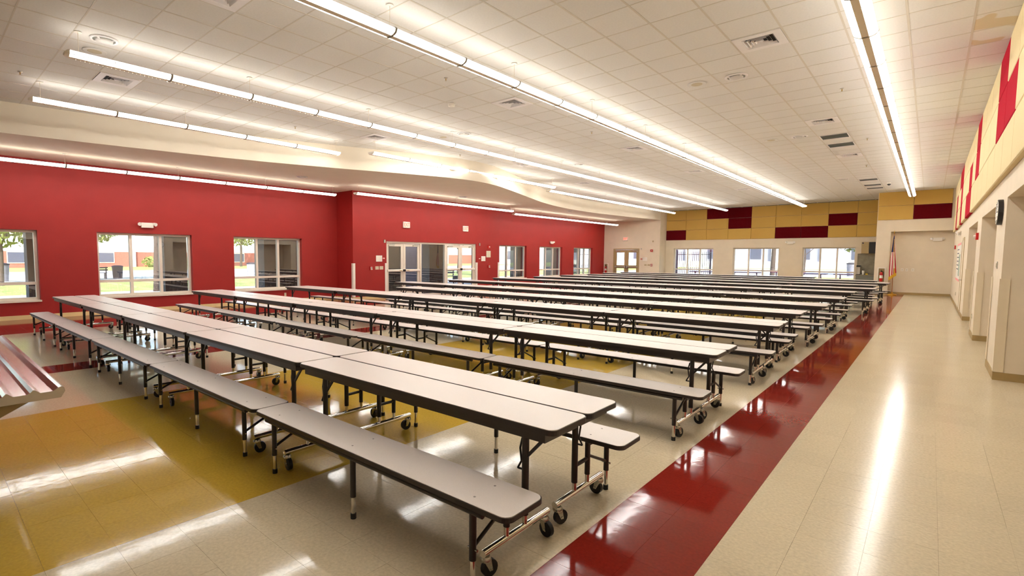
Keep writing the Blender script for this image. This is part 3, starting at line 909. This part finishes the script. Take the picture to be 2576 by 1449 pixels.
v = thing('dome_camera', 'small dark dome camera near the far end of the right light run', 'camera', (-1.35, 25.9, CEIL - .0055))
MB().lathe([(.07, 0), (.07, -.05)], n=16).build('housing', M_WHITE, v); MB().lathe([(.06, -.05), (.05, -.09), (.02, -.11)], n=16).build('dome', M_BLACK, v)
v = thing('dome_camera', 'small dome camera tucked in the far red wall corner', 'camera', (-16.15, 31.6, SOFF - .002))
MB().lathe([(.07, 0), (.07, -.05)], n=16).build('housing', M_WHITE, v); MB().lathe([(.06, -.05), (.05, -.09), (.02, -.11)], n=16).build('dome', M_BLACK, v)
for k, (x, y) in enumerate([(-15.58, 6.6), (-15.0, 13.05), (-15.0, 16.6)]):
    v = thing('slot_diffuser', 'thin dark slot diffuser in the soffit, %s from camera' % ORD[k], 'air vent', (x, y, SOFF - .0025), 0, 'soffit slot diffusers')
    MB().box(-.05, -.6, -.006, -.035, .6, 0).box(.035, -.6, -.006, .05, .6, 0).build('frame', M_SOFFIT, v); MB().box(-.035, -.6, -.002, .035, .6, 0).build('slot', M_DARK, v)

# ------------------------------------------------------------------ wall fittings (local frame: +x out of the wall, y along it)
def wall_thing(name, label, cat, x, y, z, rz, group=None):
    return thing(name, label, cat, (x + .002 * math.cos(rz), y + .002 * math.sin(rz), z), rz, group)
RL, RB, RR = 0.0, -math.pi / 2, math.pi      # red wall faces +X; back wall faces -Y; right wall faces -X
def emergency(label, x, y, z, rz):
    t = wall_thing('emergency_light', label, 'emergency light', x, y, z, rz, 'twin head emergency lights')
    MB().box(0, -.15, -.07, .07, .15, .07).build('housing', M_WHITE, t)
    for s in (-1, 1):
        h = MB().tube((.03, s * .15, .02), (.05, s * .19, .03), .015, 8).build('lamp_arm', M_WHITE, t)
        MB().tube((.03, s * .17, .045), (.11, s * .20, .02), .035, 12, .05).build('lamp_head', M_LED, h)
emergency('white twin head emergency light above the left window', XL, 4.6, 2.45, RL)
emergency('white twin head emergency light above the far red wall windows', XL, 25.45, 2.46, RL)
emergency('white twin head emergency light between the back windows', -5.79, YP, 2.47, RB)
emergency('white twin head emergency light in the flag alcove', .18, 30.08, 2.46, RB)
emergency('white twin head emergency light on the right wall below crimson panels', XR, 23.4, 2.46, RR)
def text_on(par, s, size, x, y, z, m, ext=.0015):
    cu = D.curves.new('lettering', 'FONT'); cu.body = s; cu.size = size; cu.extrude = ext; cu.offset = .003; cu.align_x = 'CENTER'; cu.align_y = 'CENTER'
    cu.materials.append(m)
    tmp = D.objects.new('lettering_curve', cu); COL.objects.link(tmp)
    bpy.context.view_layer.update()
    me = D.meshes.new_from_object(tmp.evaluated_get(bpy.context.evaluated_depsgraph_get()))
    D.objects.remove(tmp)
    o = inst('lettering', me, par)
    o.location = (x, y, z); o.rotation_euler = (math.pi / 2, 0, math.pi / 2)
    return o
def exit_sign(label, x, y, z, rz):
    t = wall_thing('exit_sign', label, 'exit sign', x, y, z, rz, 'lit exit signs')
    MB().box(0, -.165, -.12, .05, .165, .12).build('housing', M_WHITE, t)
    MB().box(.05, -.150, -.105, .053, .150, .105).build('face', M_PAPER, t)
    o = text_on(t, 'EXIT', .205, .054, 0, 0, M_EXITL); o.scale = (.68, 1.0, 1)
exit_sign('lit red EXIT sign above the left pair of glass doors', XB, 13.4, 2.857, RL)
exit_sign('lit red EXIT sign above the right pair of glass doors', XB, 16.88, 2.857, RL)
exit_sign('lit red EXIT sign above the tan back doors', -14.96, YD, 2.835, RB)
def plate(name, label, cat, x, y, z, rz, w, h, m, d=.012, marks=None, group=None):
    t = wall_thing(name, label, cat, x, y, z, rz, group)
    MB().box(0, -w / 2, -h / 2, d, w / 2, h / 2).build('plate', m, t)
    if marks:
        for (a, b, c, e, mm) in marks:
            MB().box(d, a, b, d + .003, c, e).build('print', mm, t)
    return t
evac = [(-.10, .060, .10, .063, M_DISC), (-.10, -.063, .10, -.060, M_DISC), (-.103, -.063, -.10, .063, M_DISC), (.10, -.063, .103, .063, M_DISC), (-.02, -.06, -.017, .06, M_DISC), (-.017, .0, .10, .003, M_DISC)]
plate('evacuation_map', 'white framed map left of the glass doors', 'sign', XB, 12.045, 1.52, RL, .285, .23, M_PAPER, .014, evac)
plate('evacuation_map', 'white framed map right of the glass doors', 'sign', XB, 18.143, 1.52, RL, .285, .23, M_PAPER, .014, evac)
plate('evacuation_map', 'white framed map right of the tan back doors', 'sign', -13.62, YD, 1.515, RB, .30, .235, M_PAPER, .014, evac)
plate('notice_sheet', 'cream paper notice above the right door map', 'notice', XB, 18.52, 1.736, RL, .31, .305, M_PLATE, .006, [(-.11, .08 - .05 * q, .11, .085 - .05 * q, M_DISC) for q in range(5)])
small = [(-.05, -.02, -.02, .02, M_PAPER), (.0, -.02, .03, .02, M_PAPER)]
plate('extinguisher_label', 'small red and white sign left of the glass doors', 'sign', XB, 12.28, 1.53, RL, .12, .07, M_REDP, .006, small)
plate('extinguisher_label', 'small red and white sign right of the glass doors', 'sign', XB, 17.885, 1.522, RL, .11, .06, M_REDP, .006, small)
plate('extinguisher_label', 'small red sign right of the tan back doors', 'sign', -13.855, YD, 1.516, RB, .11, .055, M_REDP, .006)
plate('door_contact', 'small grey box above left corner of the glass doors', 'sensor', XB, 12.31, 2.183, RL, .066, .115, M_ALUM, .03)
plate('door_contact', 'small grey box above right corner of the glass doors', 'sensor', XB, 17.86, 2.18, RL, .07, .115, M_ALUM, .03)
plate('door_contact', 'small grey box above right corner of the tan doors', 'sensor', -13.88, YD, 2.177, RB, .08, .085, M_ALUM, .03)
plate('door_contact', 'small brown box high on the far cream wall', 'sensor', -13.12, YD, 2.645, RB, .05, .10, M_BASE, .03)
def switch(label, x, y, z, rz, w, h, m=M_PLATE, n=3):
    t = wall_thing('switch_plate', label, 'switch', x, y, z, rz, 'wall switches')
    MB().box(0, -w / 2, -h / 2, .008, w / 2, h / 2).build('plate', m, t)
    for k in range(n):
        yy = -w / 2 + w * (k + .5) / n
        MB().box(.008, yy - .010, -.03, .014, yy + .010, .03).build('toggle', M_DISC, t)
switch('ivory triple switch plate left of the doors, left one', XB, 11.95, 1.166, RL, .16, .12)
switch('ivory triple switch plate left of the doors, right one', XB, 12.155, 1.167, RL, .17, .125)
switch('tan switch plate right of the tan doors, left one', -13.57, YD, 1.136, RB, .155, .085, M_TAND)
switch('tan switch plate right of the tan doors, right one', -13.355, YD, 1.138, RB, .16, .085, M_TAND)
for q, (x, w) in enumerate([(-.922, .092), (-.764, .085), (-.56, .09)]):
    switch('white wall plate in the flag alcove, %s from flag' % ORD[q], x, 30.08, 1.118, RB, w, .13, M_WHITE, 1)
switch('small steel plate on the near right pier edge', XR, 10.30, 1.52, RR, .06, .10, M_ALUM, 1)
def pull(label, x, y, z, rz):
    t = wall_thing('fire_alarm_pull', label, 'fire alarm', x, y, z, rz, 'fire alarm pull stations')
    MB().box(0, -.055, -.075, .04, .055, .075).build('housing', M_REDP, t)
    MB().box(.04, -.035, -.005, .05, .035, .05).build('window', M_PAPER, t); MB().box(.04, -.04, -.05, .06, .04, -.02).build('handle', M_WHITE, t); MB().box(.05, -.014, .005, .056, .014, .04).build('lens', M_BLACK, t)
pull('red fire alarm pull station left of the glass doors', XB, 11.66, 1.155, RL)
pull('red fire alarm pull station right of the glass doors', XB, 18.545, 1.153, RL)
pull('red fire alarm pull station right of the tan doors', -13.186, YD, 1.131, RB)
def strobe(label, x, y, z, rz, s=1.0):
    t = wall_thing('fire_alarm_strobe', label, 'alarm strobe', x, y, z, rz, 'fire alarm strobes')
    MB().box(0, -.075 * s, -.07 * s, .04, .075 * s, .07 * s).build('housing', M_REDP, t)
    MB().tube((.035, .01, .0), (.075, .01, .0), .032, 10, .024).build('strobe_lens', M_LED, t)
strobe('red alarm strobe above the notice right of the glass doors', XB, 18.528, 2.072, RL)
strobe('red alarm strobe on the far cream wall beside the tan doors', -13.19, YD, 2.057, RB)
strobe('red alarm strobe on the middle right pier', XR, 14.75, 2.07, RR)
strobe('red alarm strobe on the right wall beside the poster', XR, 27.3, 2.06, RR)
def outlet(label, x, y, z, rz):
    t = wall_thing('power_outlet', label, 'outlet', x, y, z, rz, 'power outlets')
    MB().box(0, -.035, -.057, .006, .035, .057).build('plate', M_PLATE, t)
    for s in (-1, 1): MB().box(.006, -.016, s * .026 - .014, .010, .016, s * .026 + .014).build('socket', M_DISC, t)
outlet('ivory outlet low on the red wall below the third window', XL, 8.75, .269, RL)
outlet('ivory outlet low on the red wall between far windows', XL, 23.7, .33, RL)
outlet('ivory outlet low on the second right pier', XR, 14.9, .42, RR)
outlet('ivory outlet low on the far right wall', XR, 24.2, .42, RR)
# corner guards
def guard(label, x, y, wx, wy, m=M_WHITE, h=1.235, z0=.11):
    """L profile on a wall corner at (x, y); wx / wy give the signed leg directions along x and y"""
    t = thing('corner_guard', label, 'corner guard', (x, y, z0), 0, 'wall corner guards')
    t_ = .010; w = .085
    sx, sy = (1 if wx > 0 else -1), (1 if wy > 0 else -1)
    e = .003
    MB().box(-sx * (t_ + e), -sy * (t_ + e), 0, sx * w, -sy * e, h).build('leaf', m, t)
    MB().box(-sx * (t_ + e), -sy * (e - .0005), 0, -sx * e, sy * w, h).build('leaf', m, t)
guard('white corner guard on the bump-out corner left of the doors', XB, 10.87, -1, 1)
guard('white corner guard on the left edge of the glass doors', XB, 12.41, -1, -1)
guard('white corner guard on the right edge of the glass doors', XB, 17.65, -1, 1)
guard('white corner guard on the bump-out corner right of the doors', XB, 19.31, -1, -1)
M_GUARD = mat('cream corner guard', (226, 210, 180), 0.4, var=.01)
for nm, ya, yb in (('nearest', 9.68, 10.87), ('second', 14.10, 15.27), ('third', 18.57, None)):
    guard('cream corner guard on near edge of the %s right pier' % nm, XR, ya, 1, 1, M_GUARD)
    if yb: guard('cream corner guard on far edge of the %s right pier' % nm, XR, yb, 1, -1, M_GUARD)
# fire extinguisher cabinets
def ext_cab(label, x, y, z, rz):
    t = wall_thing('extinguisher_cabinet', label + ' recess cabinet frame', 'cabinet', x, y, z, rz, 'fire extinguisher cabinets')
    fr = MB(); w, h, b = .145, .34, .04
    fr.box(0, -w, -h, .03, -w + b, h); fr.box(0, w - b, -h, .03, w, h); fr.box(0, -w + b, h - b, .03, w - b, h); fr.box(0, -w + b, -h, .03, w - b, -h + b)
    fr.build('frame', M_WHITE, t); MB().box(0, -w + b, -h + b, .006, w - b, h - b).build('back_panel', M_BASE, t)
    e = wall_thing('fire_extinguisher', label + ' red extinguisher with black valve', 'extinguisher', x, y, z - .29, rz, 'fire extinguishers')
    MB().lathe([(.055, .0), (.06, .02), (.06, .36), (.045, .41), (.02, .43)], (.07, 0, 0), 14).build('cylinder', M_REDP, e)
    MB().lathe([(.061, .15), (.061, .28)], (.07, 0, 0), 14).build('label_band', M_PAPER, e)
    MB().tube((.07, 0, .42), (.07, 0, .50), .02, 8).box(.06, -.02, .48, .15, .02, .50).box(.06, -.015, .52, .15, .015, .535).build('valve', M_BLACK, e)
    MB().path([(.07, .02, .47), (.08, .07, .44), (.08, .085, .34), (.08, .07, .22)], .010, 6).build('hose', M_BLACK, e)
ext_cab('alcove pier', -1.615, YK, .87, RB)
ext_cab('far corner', -16.31, YD, .87, RB)
# clock, poster on the right wall
t = wall_thing('wall_clock', 'round wall clock with thick dark rim on the near right pier', 'clock', XR, 10.2, 2.25, RR)
cl = MB().tube((0, 0, 0), (.05, 0, 0), .175, 28).build('case', M_BLACK, t)
MB().tube((.05, 0, 0), (.054, 0, 0), .155, 24).build('dial', M_PAPER, t)
MB().box(.055, -.005, 0, .058, .005, .12).build('minute_hand', M_BLACK, t); MB().box(.055, 0, -.006, .058, .08, .006).build('hour_hand', M_BLACK, t)
for k in range(12):
    a = k * math.pi / 6
    MB().tube((.054, .135 * math.sin(a), .135 * math.cos(a)), (.057, .135 * math.sin(a), .135 * math.cos(a)), .007, 6).build('hour_mark', M_BLACK, t)
t = wall_thing('wall_poster', 'wide white poster with pink border on the far right wall', 'poster', XR, 23.7, 1.51, RR)
MB().box(0, -1.42, -.62, .008, 1.42, .62).build('sheet', M_PAPER, t)
MB().box(.008, -1.42, .55, .010, 1.42, .62).build('border', M_PINK, t); MB().box(.008, -1.42, -.62, .010, 1.42, -.55).build('border', M_PINK, t)
MB().box(.008, .4, -.45, .011, 1.2, .25).build('picture', M_GRN, t)
for k in range(6): MB().box(.008, -1.2, .40 - .13 * k, .010, .2 + .05 * (k % 3), .43 - .13 * k).build('text_line', M_INK, t)

# ------------------------------------------------------------------ flag in the alcove
t = thing('flag_stand', 'furled flag with gold fringe on a wooden floor pole', 'flag', (-1.19, 29.36, 0))
MB().lathe([(.17, 0), (.175, .02), (.13, .045), (.04, .07), (.025, .12)], n=20).build('base', M_BRASS, t)
MB().tube((0, 0, .05), (-.045, 0, 2.72), .013, 8).build('pole', M_WOOD, t)
MB().lathe([(.01, 2.70), (.024, 2.74), (.014, 2.78), (.003, 2.86)], (-.046, 0, 0), 10).build('finial', M_BRASS, t)
fl = MB(); NZ, NA = 26, 20
vs = []
for a in range(NZ + 1):
    f = a / NZ
    z = 2.62 - f * 1.86
    w = .016 + .092 * min(1, f * 1.15) ** .8
    for b in range(NA):
        th = 2 * math.pi * b / NA
        rr = w * (1 + .28 * math.sin(4 * th + 3 * f) * min(1, f * 2))
        vs.append((-.045 * z / 2.72 + rr * math.cos(th) - .01 * f, .72 * rr * math.sin(th) - .05 * f, z + (.10 * math.cos(th) * f if a > NZ - 3 else 0)))
for a in range(NZ):
    for b in range(NA):
        f = a / NZ
        k = b
        if a >= NZ - 2 or (b == 15 + int(a * .10) and a > 1): mi = 3
        elif f < .36 and 8 <= b <= 16: mi = 2
        else: mi = 0 if k % 2 == 0 else 1
        n = a * NA
        fl.add([vs[n + b], vs[n + (b + 1) % NA], vs[n + NA + (b + 1) % NA], vs[n + NA + b]], [(0, 3, 2, 1)], mi, True)
fl.build('flag_cloth', [M_FRD, M_FWH, M_BLUE, M_GOLD], t)

# ------------------------------------------------------------------ beverage nook beside the back windows
YN = 32.99
t = thing('wall_cabinet', 'tan and dark wall cabinet above the stone splashback', 'cabinet', (-2.34, YN, 1.87))
MB().box(-.285, -.34, 0, .44, 0, .58).build('body', M_TAND, t)
MB().box(-.283, -.36, .005, .01, -.341, .575).build('door', M_TAND, t); MB().box(.02, -.36, .005, .438, -.341, .575).build('door', M_BLACK, t)
MB().box(-.26, -.364, .50, -.20, -.361, .55).build('sticker', M_BLUE, t)
o = tag(MB().box(-2.79, YN - .03, .80, -1.9, YN, 1.86).box(-2.79, YN - .034, 1.855, -1.9, YN, 1.865).build('splashback', M_STONE), 'grey green stone splashback below the tan wall cabinet', 'splashback')
t = thing('base_cabinet', 'grey counter cabinet below the stone splashback', 'cabinet', (-2.34, YN, 0))
MB().box(-.44, -.5, 0, .44, -.031, .74).build('body', M_GREYC, t); MB().box(-.46, -.53, .745, .44, -.031, .79).build('worktop', M_STONE, t)
for a, b in ((-.43, -.005), (.005, .43)): MB().box(a, -.52, .1, b, -.501, .73).build('door', M_GREYC, t)
t = thing('drink_dispenser', 'black and steel drink dispenser on the grey counter', 'dispenser', (-2.70, YN - .28, .79))
MB().box(-.08, -.1, 0, .08, .1, .03).build('drip_tray', M_BLACK, t); MB().box(-.06, .02, .03, .06, .09, .40).build('column', M_ALUM, t); MB().box(-.08, -.1, .40, .08, .1, .48).build('head', M_BLACK, t)
t = thing('cup_stack', 'white paper cups stacked on the grey counter', 'cups', (-2.50, YN - .25, .79))
MB().lathe([(.04, 0), (.055, .12), (.055, .20)], n=12).build('cup_sleeve', M_PAPER, t); MB().lathe([(.056, .20), (.056, .21)], n=12).build('rim', M_WHITE, t)
o = MB().box(-.05, -.04, 0, .05, .04, .02).box(-.045, -.035, .02, .045, .035, .07).build('sponge_box', M_YELL, None, (-2.36, YN - .26, .79)); tag(o, 'small yellow box beside the paper cups', 'box')

# ------------------------------------------------------------------ stainless tray slide at left edge
t = thing('serving_counter', 'stainless serving counter with ribbed tray slide at left edge', 'counter', (-5.0, -.5, 0))
prof = []
y = .005
prof_top = []
per = .112
ye = .56 + .5
prof_top = [(ye, .835), (ye - .004, .855), (ye - .016, .863), (ye - .030, .858), (ye - .055, .842)]
yy = ye - .055
while yy - per > .63:
    prof_top += [(yy - .055, .842), (yy - .078, .862), (yy - .084, .862), (yy - .098, .848), (yy - per, .842)]
    yy -= per
prof_top += [(.60, .842), (.60, .80), (ye - .02, .80)]
sl = MB().extrude_x(prof_top, -1.25, 1.42)
sl.build('tray_slide', M_STEEL, t)
MB().box(-1.2, -.5, .10, 1.35, .55, .84).build('body', M_STEEL, t); MB().box(-1.3, -.55, .845, 1.42, .59, .90).build('worktop', M_STEEL, t)
for x in (-1.0, .2, 1.2):
    MB().extrude_x([(.55, .60), (.62, .60), (.98, .785), (.98, .80), (.55, .80)], x - .02, x + .02).build('bracket', M_TAND, t)
MB().box(-1.1, -.4, .02, 1.25, .45, .10).build('plinth', M_BLACK, t)

# ------------------------------------------------------------------ outdoors
GZ = -.12
gm = MB()
gm.box(-180, -120, GZ - .3, -17.6, 200, GZ); gm.box(-17.6, 34.0, GZ - .3, 60, 200, GZ)
struct(gm.build('ground_lawn', M_GRASS))
struct(MB().box(-28, -60, GZ, -16.81, 33.5, GZ + .03).box(-28, 33.5, GZ, 14, 41, GZ + .03).build('ground_walk', M_CONC))
struct(MB().box(-66, -110, GZ, -45, 150, GZ + .02).build('ground_street', M_ASPH))
struct(MB().box(-44, -60, GZ, -42.3, 90, GZ + .025).build('ground_path', M_CONC))
struct(MB().box(-30, 56, GZ, 20, 90, GZ + .02).build('ground_court', M_CONC))
pm = MB()
pr_ = struct(MB().box(-20.0, -4, 3.3, -16.82, 32, 3.5).build('added_shade_slab', M_STUC))  # unseen slab, added to keep the sun off the piers
def porch_pier(label, y0, y1, x1=-19.0, d=.55, m=M_PIER):
    t = thing('porch_pier', label, 'pier', (x1 - d / 2, (y0 + y1) / 2, GZ + .03), 0, 'masonry piers of the porch')
    w = (y1 - y0) / 2
    MB().box(-d / 2, -w, 0, d / 2, w, 3.38).build('shaft', m, t)
    MB().box(-d / 2 - .04, -w - .04, 0, d / 2 + .04, w + .04, .35).build('plinth', m, t)
porch_pier('grey porch pier seen at right edge of the leftmost window', 2.27, 3.05)
porch_pier('grey porch pier seen through right bay of the left window', 5.78, 6.48)
porch_pier('grey porch pier filling right bays of the third window', 9.24, 10.74)
porch_pier('grey porch pier behind the left glass door', 15.1, 16.15)
porch_pier('grey porch pier behind the fixed glass between doors', 18.0, 19.05)
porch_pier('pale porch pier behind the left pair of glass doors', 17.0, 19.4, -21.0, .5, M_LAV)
porch_pier('grey porch pier right bay of the first far window', 25.5, 26.35)
porch_pier('grey porch pier right bay of the middle far window', 29.5, 30.35)
porch_pier('grey porch pier left bay of the last far window', 32.5, 33.2)

def leaf_mesh(seed, n, rx, ry, rz, s):
    rnd = random.Random(seed); mb = MB()
    for _ in range(n):
        while True:
            p = Vector((rnd.uniform(-1, 1), rnd.uniform(-1, 1), rnd.uniform(-1, 1)))
            if .25 < p.length < 1: break
        p = Vector((p.x * rx, p.y * ry, p.z * rz))
        a = Vector((rnd.gauss(0, 1), rnd.gauss(0, 1), rnd.gauss(0, 1))).normalized(); b = a.orthogonal().normalized()
        k = s * rnd.uniform(.6, 1.3)
        mb.add([p - a * k, p - b * k * .45, p + a * k, p + b * k * .45], [(0, 1, 2, 3)])
    return mb.mesh('crown', M_LEAF)
CROWN = [leaf_mesh(3, 1500, 2.6, 2.6, 1.9, .22), leaf_mesh(5, 1300, 2.2, 2.4, 1.7, .2)]
BUSH = leaf_mesh(9, 350, .9, .9, .55, .12)
def tree(label, x, y, h, r, kind, sc=1.0):
    t = thing('shade_tree', label, 'tree', (x, y, GZ), 0, 'trees beyond the windows')
    tr = MB().tube((0, 0, 0), (.08, .05, h * .5), r, 10, r * .8).tube((.08, .05, h * .5), (0, 0, h), r * .8, 10, r * .4)
    tr.build('trunk', M_BARK, t)
    for a in (0.4, 2.5, 4.6):
        MB().tube((.05, .03, h * .6), (1.3 * math.cos(a), 1.3 * math.sin(a), h * .95), r * .4, 6, r * .15).build('branch', M_BARK, t)
    o = inst('crown', CROWN[kind], t, (0, 0, h + .3), x); o.scale = (sc, sc, sc)
tree('tree with rough trunk seen in middle bay of the left window', -27.0, 7.82, 4.6, .13, 0, .8)
tree('leafy tree over upper left bay of the left window', -41, 8.0, 3.9, .14, 1)
tree('leafy tree seen through the leftmost window', -38, 3.4, 3.7, .12, 0)
tree('leafy tree seen in left bay of the third window', -82, 36, 5.5, .2, 1, 1.5)
tree('slim tree seen through the right pair of glass doors', -36, 38.2, 4.0, .17, 0, .75)
tree('pale tree at right edge of the right glass doors', -30, 33.9, 4.2, .17, 1, .7)
tree('tree seen through right bay of the third back window', -5.6, 66, 4.2, .2, 0, 1.1)
tree('slender tree seen in left bay of the third back window', -9.6, 62, 3.4, .1, 1, .55)
t = thing('palm_tree', 'palm trunk seen in right bay of the middle back window', 'palm', (-11.6, 58, GZ), 0)
MB().tube((0, 0, 0), (.1, 0, 5), .22, 10, .16).build('trunk', M_BARK, t)
for k in range(9):
    a = k * .7
    MB().add([(0, 0, 5), (1.0 * math.cos(a) - .15 * math.sin(a), 1.0 * math.sin(a) + .15 * math.cos(a), 4.9), (1.9 * math.cos(a), 1.9 * math.sin(a), 3.9 + .2 * (k % 2)), (1.0 * math.cos(a) + .15 * math.sin(a), 1.0 * math.sin(a) - .15 * math.cos(a), 4.9)], [(0, 1, 2, 3)]).build('frond', M_LEAF, t)
for k, (x, y) in enumerate([(-84, 16), (-84, 24), (-84, 28), (-84, 32), (-84, 44), (-62, 84), (-66, 92)]):
    t = thing('hedge_bush', 'round hedge bush by the far brick building, %s from left' % ORD[k], 'bush', (x, y, GZ), 0, 'hedge bushes outside')
    MB().tube((0, 0, 0), (0, 0, .6), .08, 6).build('stem', M_BARK, t); o = inst('foliage', BUSH, t, (0, 0, .75), k); o.scale = (1.6, 1.6, 1.5)
# brick and stucco building across the street
t = thing('brick_building', 'low brick and white stucco building across the street', 'building', (-88, 40, GZ))
MB().box(-12, -75, 2.2, 0, 60, 5.4).build('upper_wall', M_STUC, t); MB().box(-12, -75, 0, .06, 60, 2.2).build('brick_base', M_BRICK, t)
MB().box(-12.6, -75.6, 5.4, .8, 60.6, 5.9).build('roof', M_STUC, t)
for k in range(12):
    y = -60 + k * 9.5
    w = MB().box(.06, y, .6, .14, y + 2.2, 2.15).build('window', M_WFRAME, t); MB().box(.14, y + .1, .7, .16, y + 2.1, 2.05).build('pane', M_WGL, w)
    MB().box(.06, y + 4.2, 0, .5, y + 4.8, 5.3).build('pilaster', M_STUC, t)
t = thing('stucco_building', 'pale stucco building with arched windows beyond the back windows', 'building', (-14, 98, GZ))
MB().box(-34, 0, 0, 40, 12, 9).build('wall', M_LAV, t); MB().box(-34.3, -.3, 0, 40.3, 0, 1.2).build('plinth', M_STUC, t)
for k in range(10):
    x = -30 + k * 7
    ar = MB(); ar.prism([(x, 0), (x + 1.6, 0)] + [(x + .8 + .8 * math.cos(math.pi * q / 10), 2.4 + .8 * math.sin(math.pi * q / 10)) for q in range(11)], 0, .05)
    ar.v = [(a, -z - .02, b + 1.6) for a, b, z in ar.v]
    ar.build('arched_window', M_WGL, t); MB().box(x + 3.2, -.5, 0, x + 4.2, 0, 9).build('pilaster', M_STUC, t)
t = thing('stucco_building', 'white building across the lawn beyond the far red wall windows', 'building', (-84, 112, GZ))
MB().box(-1, -14, 0, 22, 14, 7).build('wall', M_STUC, t); MB().box(-1.3, -14.3, 7, 22.3, 14.3, 7.4).build('roof', M_STUC, t)
for k in range(3): MB().box(2 + k * 6, -14.08, 1.2, 4 + k * 6, -14, 3.2).build('window', M_WGL, t)
# bins and benches
def bin_(label, x, y, m=M_GREYCAN, s=1.0):
    t = thing('litter_bin', label, 'bin', (x, y, GZ + .02), 0, 'outdoor litter bins')
    MB().lathe([(.30 * s, 0), (.36 * s, .9 * s)], n=14).build('drum', m, t); MB().lathe([(.38 * s, .9 * s), (.38 * s, .97 * s), (.2 * s, 1.02 * s)], n=14).build('lid', M_IRON, t)
bin_('dark drum bin seen in left bay of the left window', -43.5, 10.15, M_IRON, .95)
bin_('pale drum bin seen through the leftmost window', -43.5, 3.9, M_GREYCAN, 1.15)
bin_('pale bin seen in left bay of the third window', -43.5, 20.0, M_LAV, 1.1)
bin_('grey bin seen in right bay of the third back window', -5.6, 62, M_GREYCAN, 1.3)
def bench(label, x, y, rz):
    t = thing('park_bench', label, 'bench', (x, y, GZ + .02), rz, 'outdoor benches')
    for k in range(3): MB().box(-.9, -.22 + k * .15, .43, .9, -.10 + k * .15, .46).build('slat', M_IRON, t)
    for k in range(2): MB().box(-.9, .26, .60 + k * .16, .9, .29, .70 + k * .16).build('back_slat', M_IRON, t)
    for s in (-.8, .8): MB().box(s - .03, -.2, 0, s + .03, .24, .43).box(s - .03, .24, 0, s + .03, .29, .88).build('leg', M_IRON, t)
bench('dark slatted bench left of the drum bin', -43.5, 8.6, -math.pi / 2)
bench('dark slatted bench behind the right glass doors', -23.2, 23.6, math.pi / 2)
def picnic(label, x, y, rz=0):
    t = thing('picnic_table', label, 'picnic table', (x, y, GZ + .03), rz, 'maroon picnic tables outside')
    MB().prism(rounded(-.95, -.38, .95, .38, .05), .76, .80).build('tabletop', M_PURP, t)
    for s in (-1, 1): MB().box(-.95, s * .72 - .13, .43, .95, s * .72 + .13, .47).build('seat', M_PURP, t)
    for x_ in (-.65, .65):
        for s in (-1, 1): MB().tube((x_, s * .65, 0), (x_, -s * .1, .76), .025, 6).build('leg', M_PURP, t)
        MB().tube((x_, -.80, .42), (x_, .80, .42), .022, 6).build('seat_beam', M_PURP, t)
for lb, x, y in [('below right bay of the first back window', -11.2, 36.2), ('below left bay of the middle back window', -8.8, 36.4), ('below right bay of the middle back window', -6.9, 38.9), ('below left bay of the third back window', -5.4, 36.3), ('below right bay of the third back window', -3.2, 36.6)]:
    picnic('maroon outdoor picnic table ' + lb, x, y)
t = thing('iron_fence', 'dark iron bar fence seen through the first back window', 'fence', (-15.4, 42.5, GZ + .03))
for z in (.2, 1.95): MB().box(-2.6, -.02, z, 2.6, .02, z + .05).build('rail', M_IRON, t)
for k in range(36): MB().box(-2.6 + k * .148, -.012, 0, -2.575 + k * .148, .012, 2.2).build('picket', M_IRON, t)
for k in range(3): MB().box(-2.66 + k * 2.6, -.05, 0, -2.54 + k * 2.6, .05, 2.35).build('post', M_IRON, t)
t = thing('iron_fence', 'dark iron bar fence seen through the last far red wall window', 'fence', (-25.5, 44.5, GZ + .03))
for z in (.2, 1.95): MB().box(-3.2, -.02, z, 3.2, .02, z + .05).build('rail', M_IRON, t)
for k in range(40): MB().box(-3.2 + k * .16, -.012, 0, -3.175 + k * .16, .012, 2.2).build('picket', M_IRON, t)
for x, y, lb in [(-17.0, 46, 'left'), (-15.2, 48, 'middle'), (-13.4, 46.5, 'right')]:
    t = thing('white_column', 'tall white column behind the iron fence, %s of three' % lb, 'column', (x, y, GZ), 0, 'white columns behind the fence')
    MB().tube((0, 0, .3), (0, 0, 4.6), .22, 14, .19).build('shaft', M_STUC, t); MB().box(-.32, -.32, 0, .32, .32, .3).build('base', M_STUC, t); MB().box(-.3, -.3, 4.6, .3, .3, 4.85).build('capital', M_STUC, t)
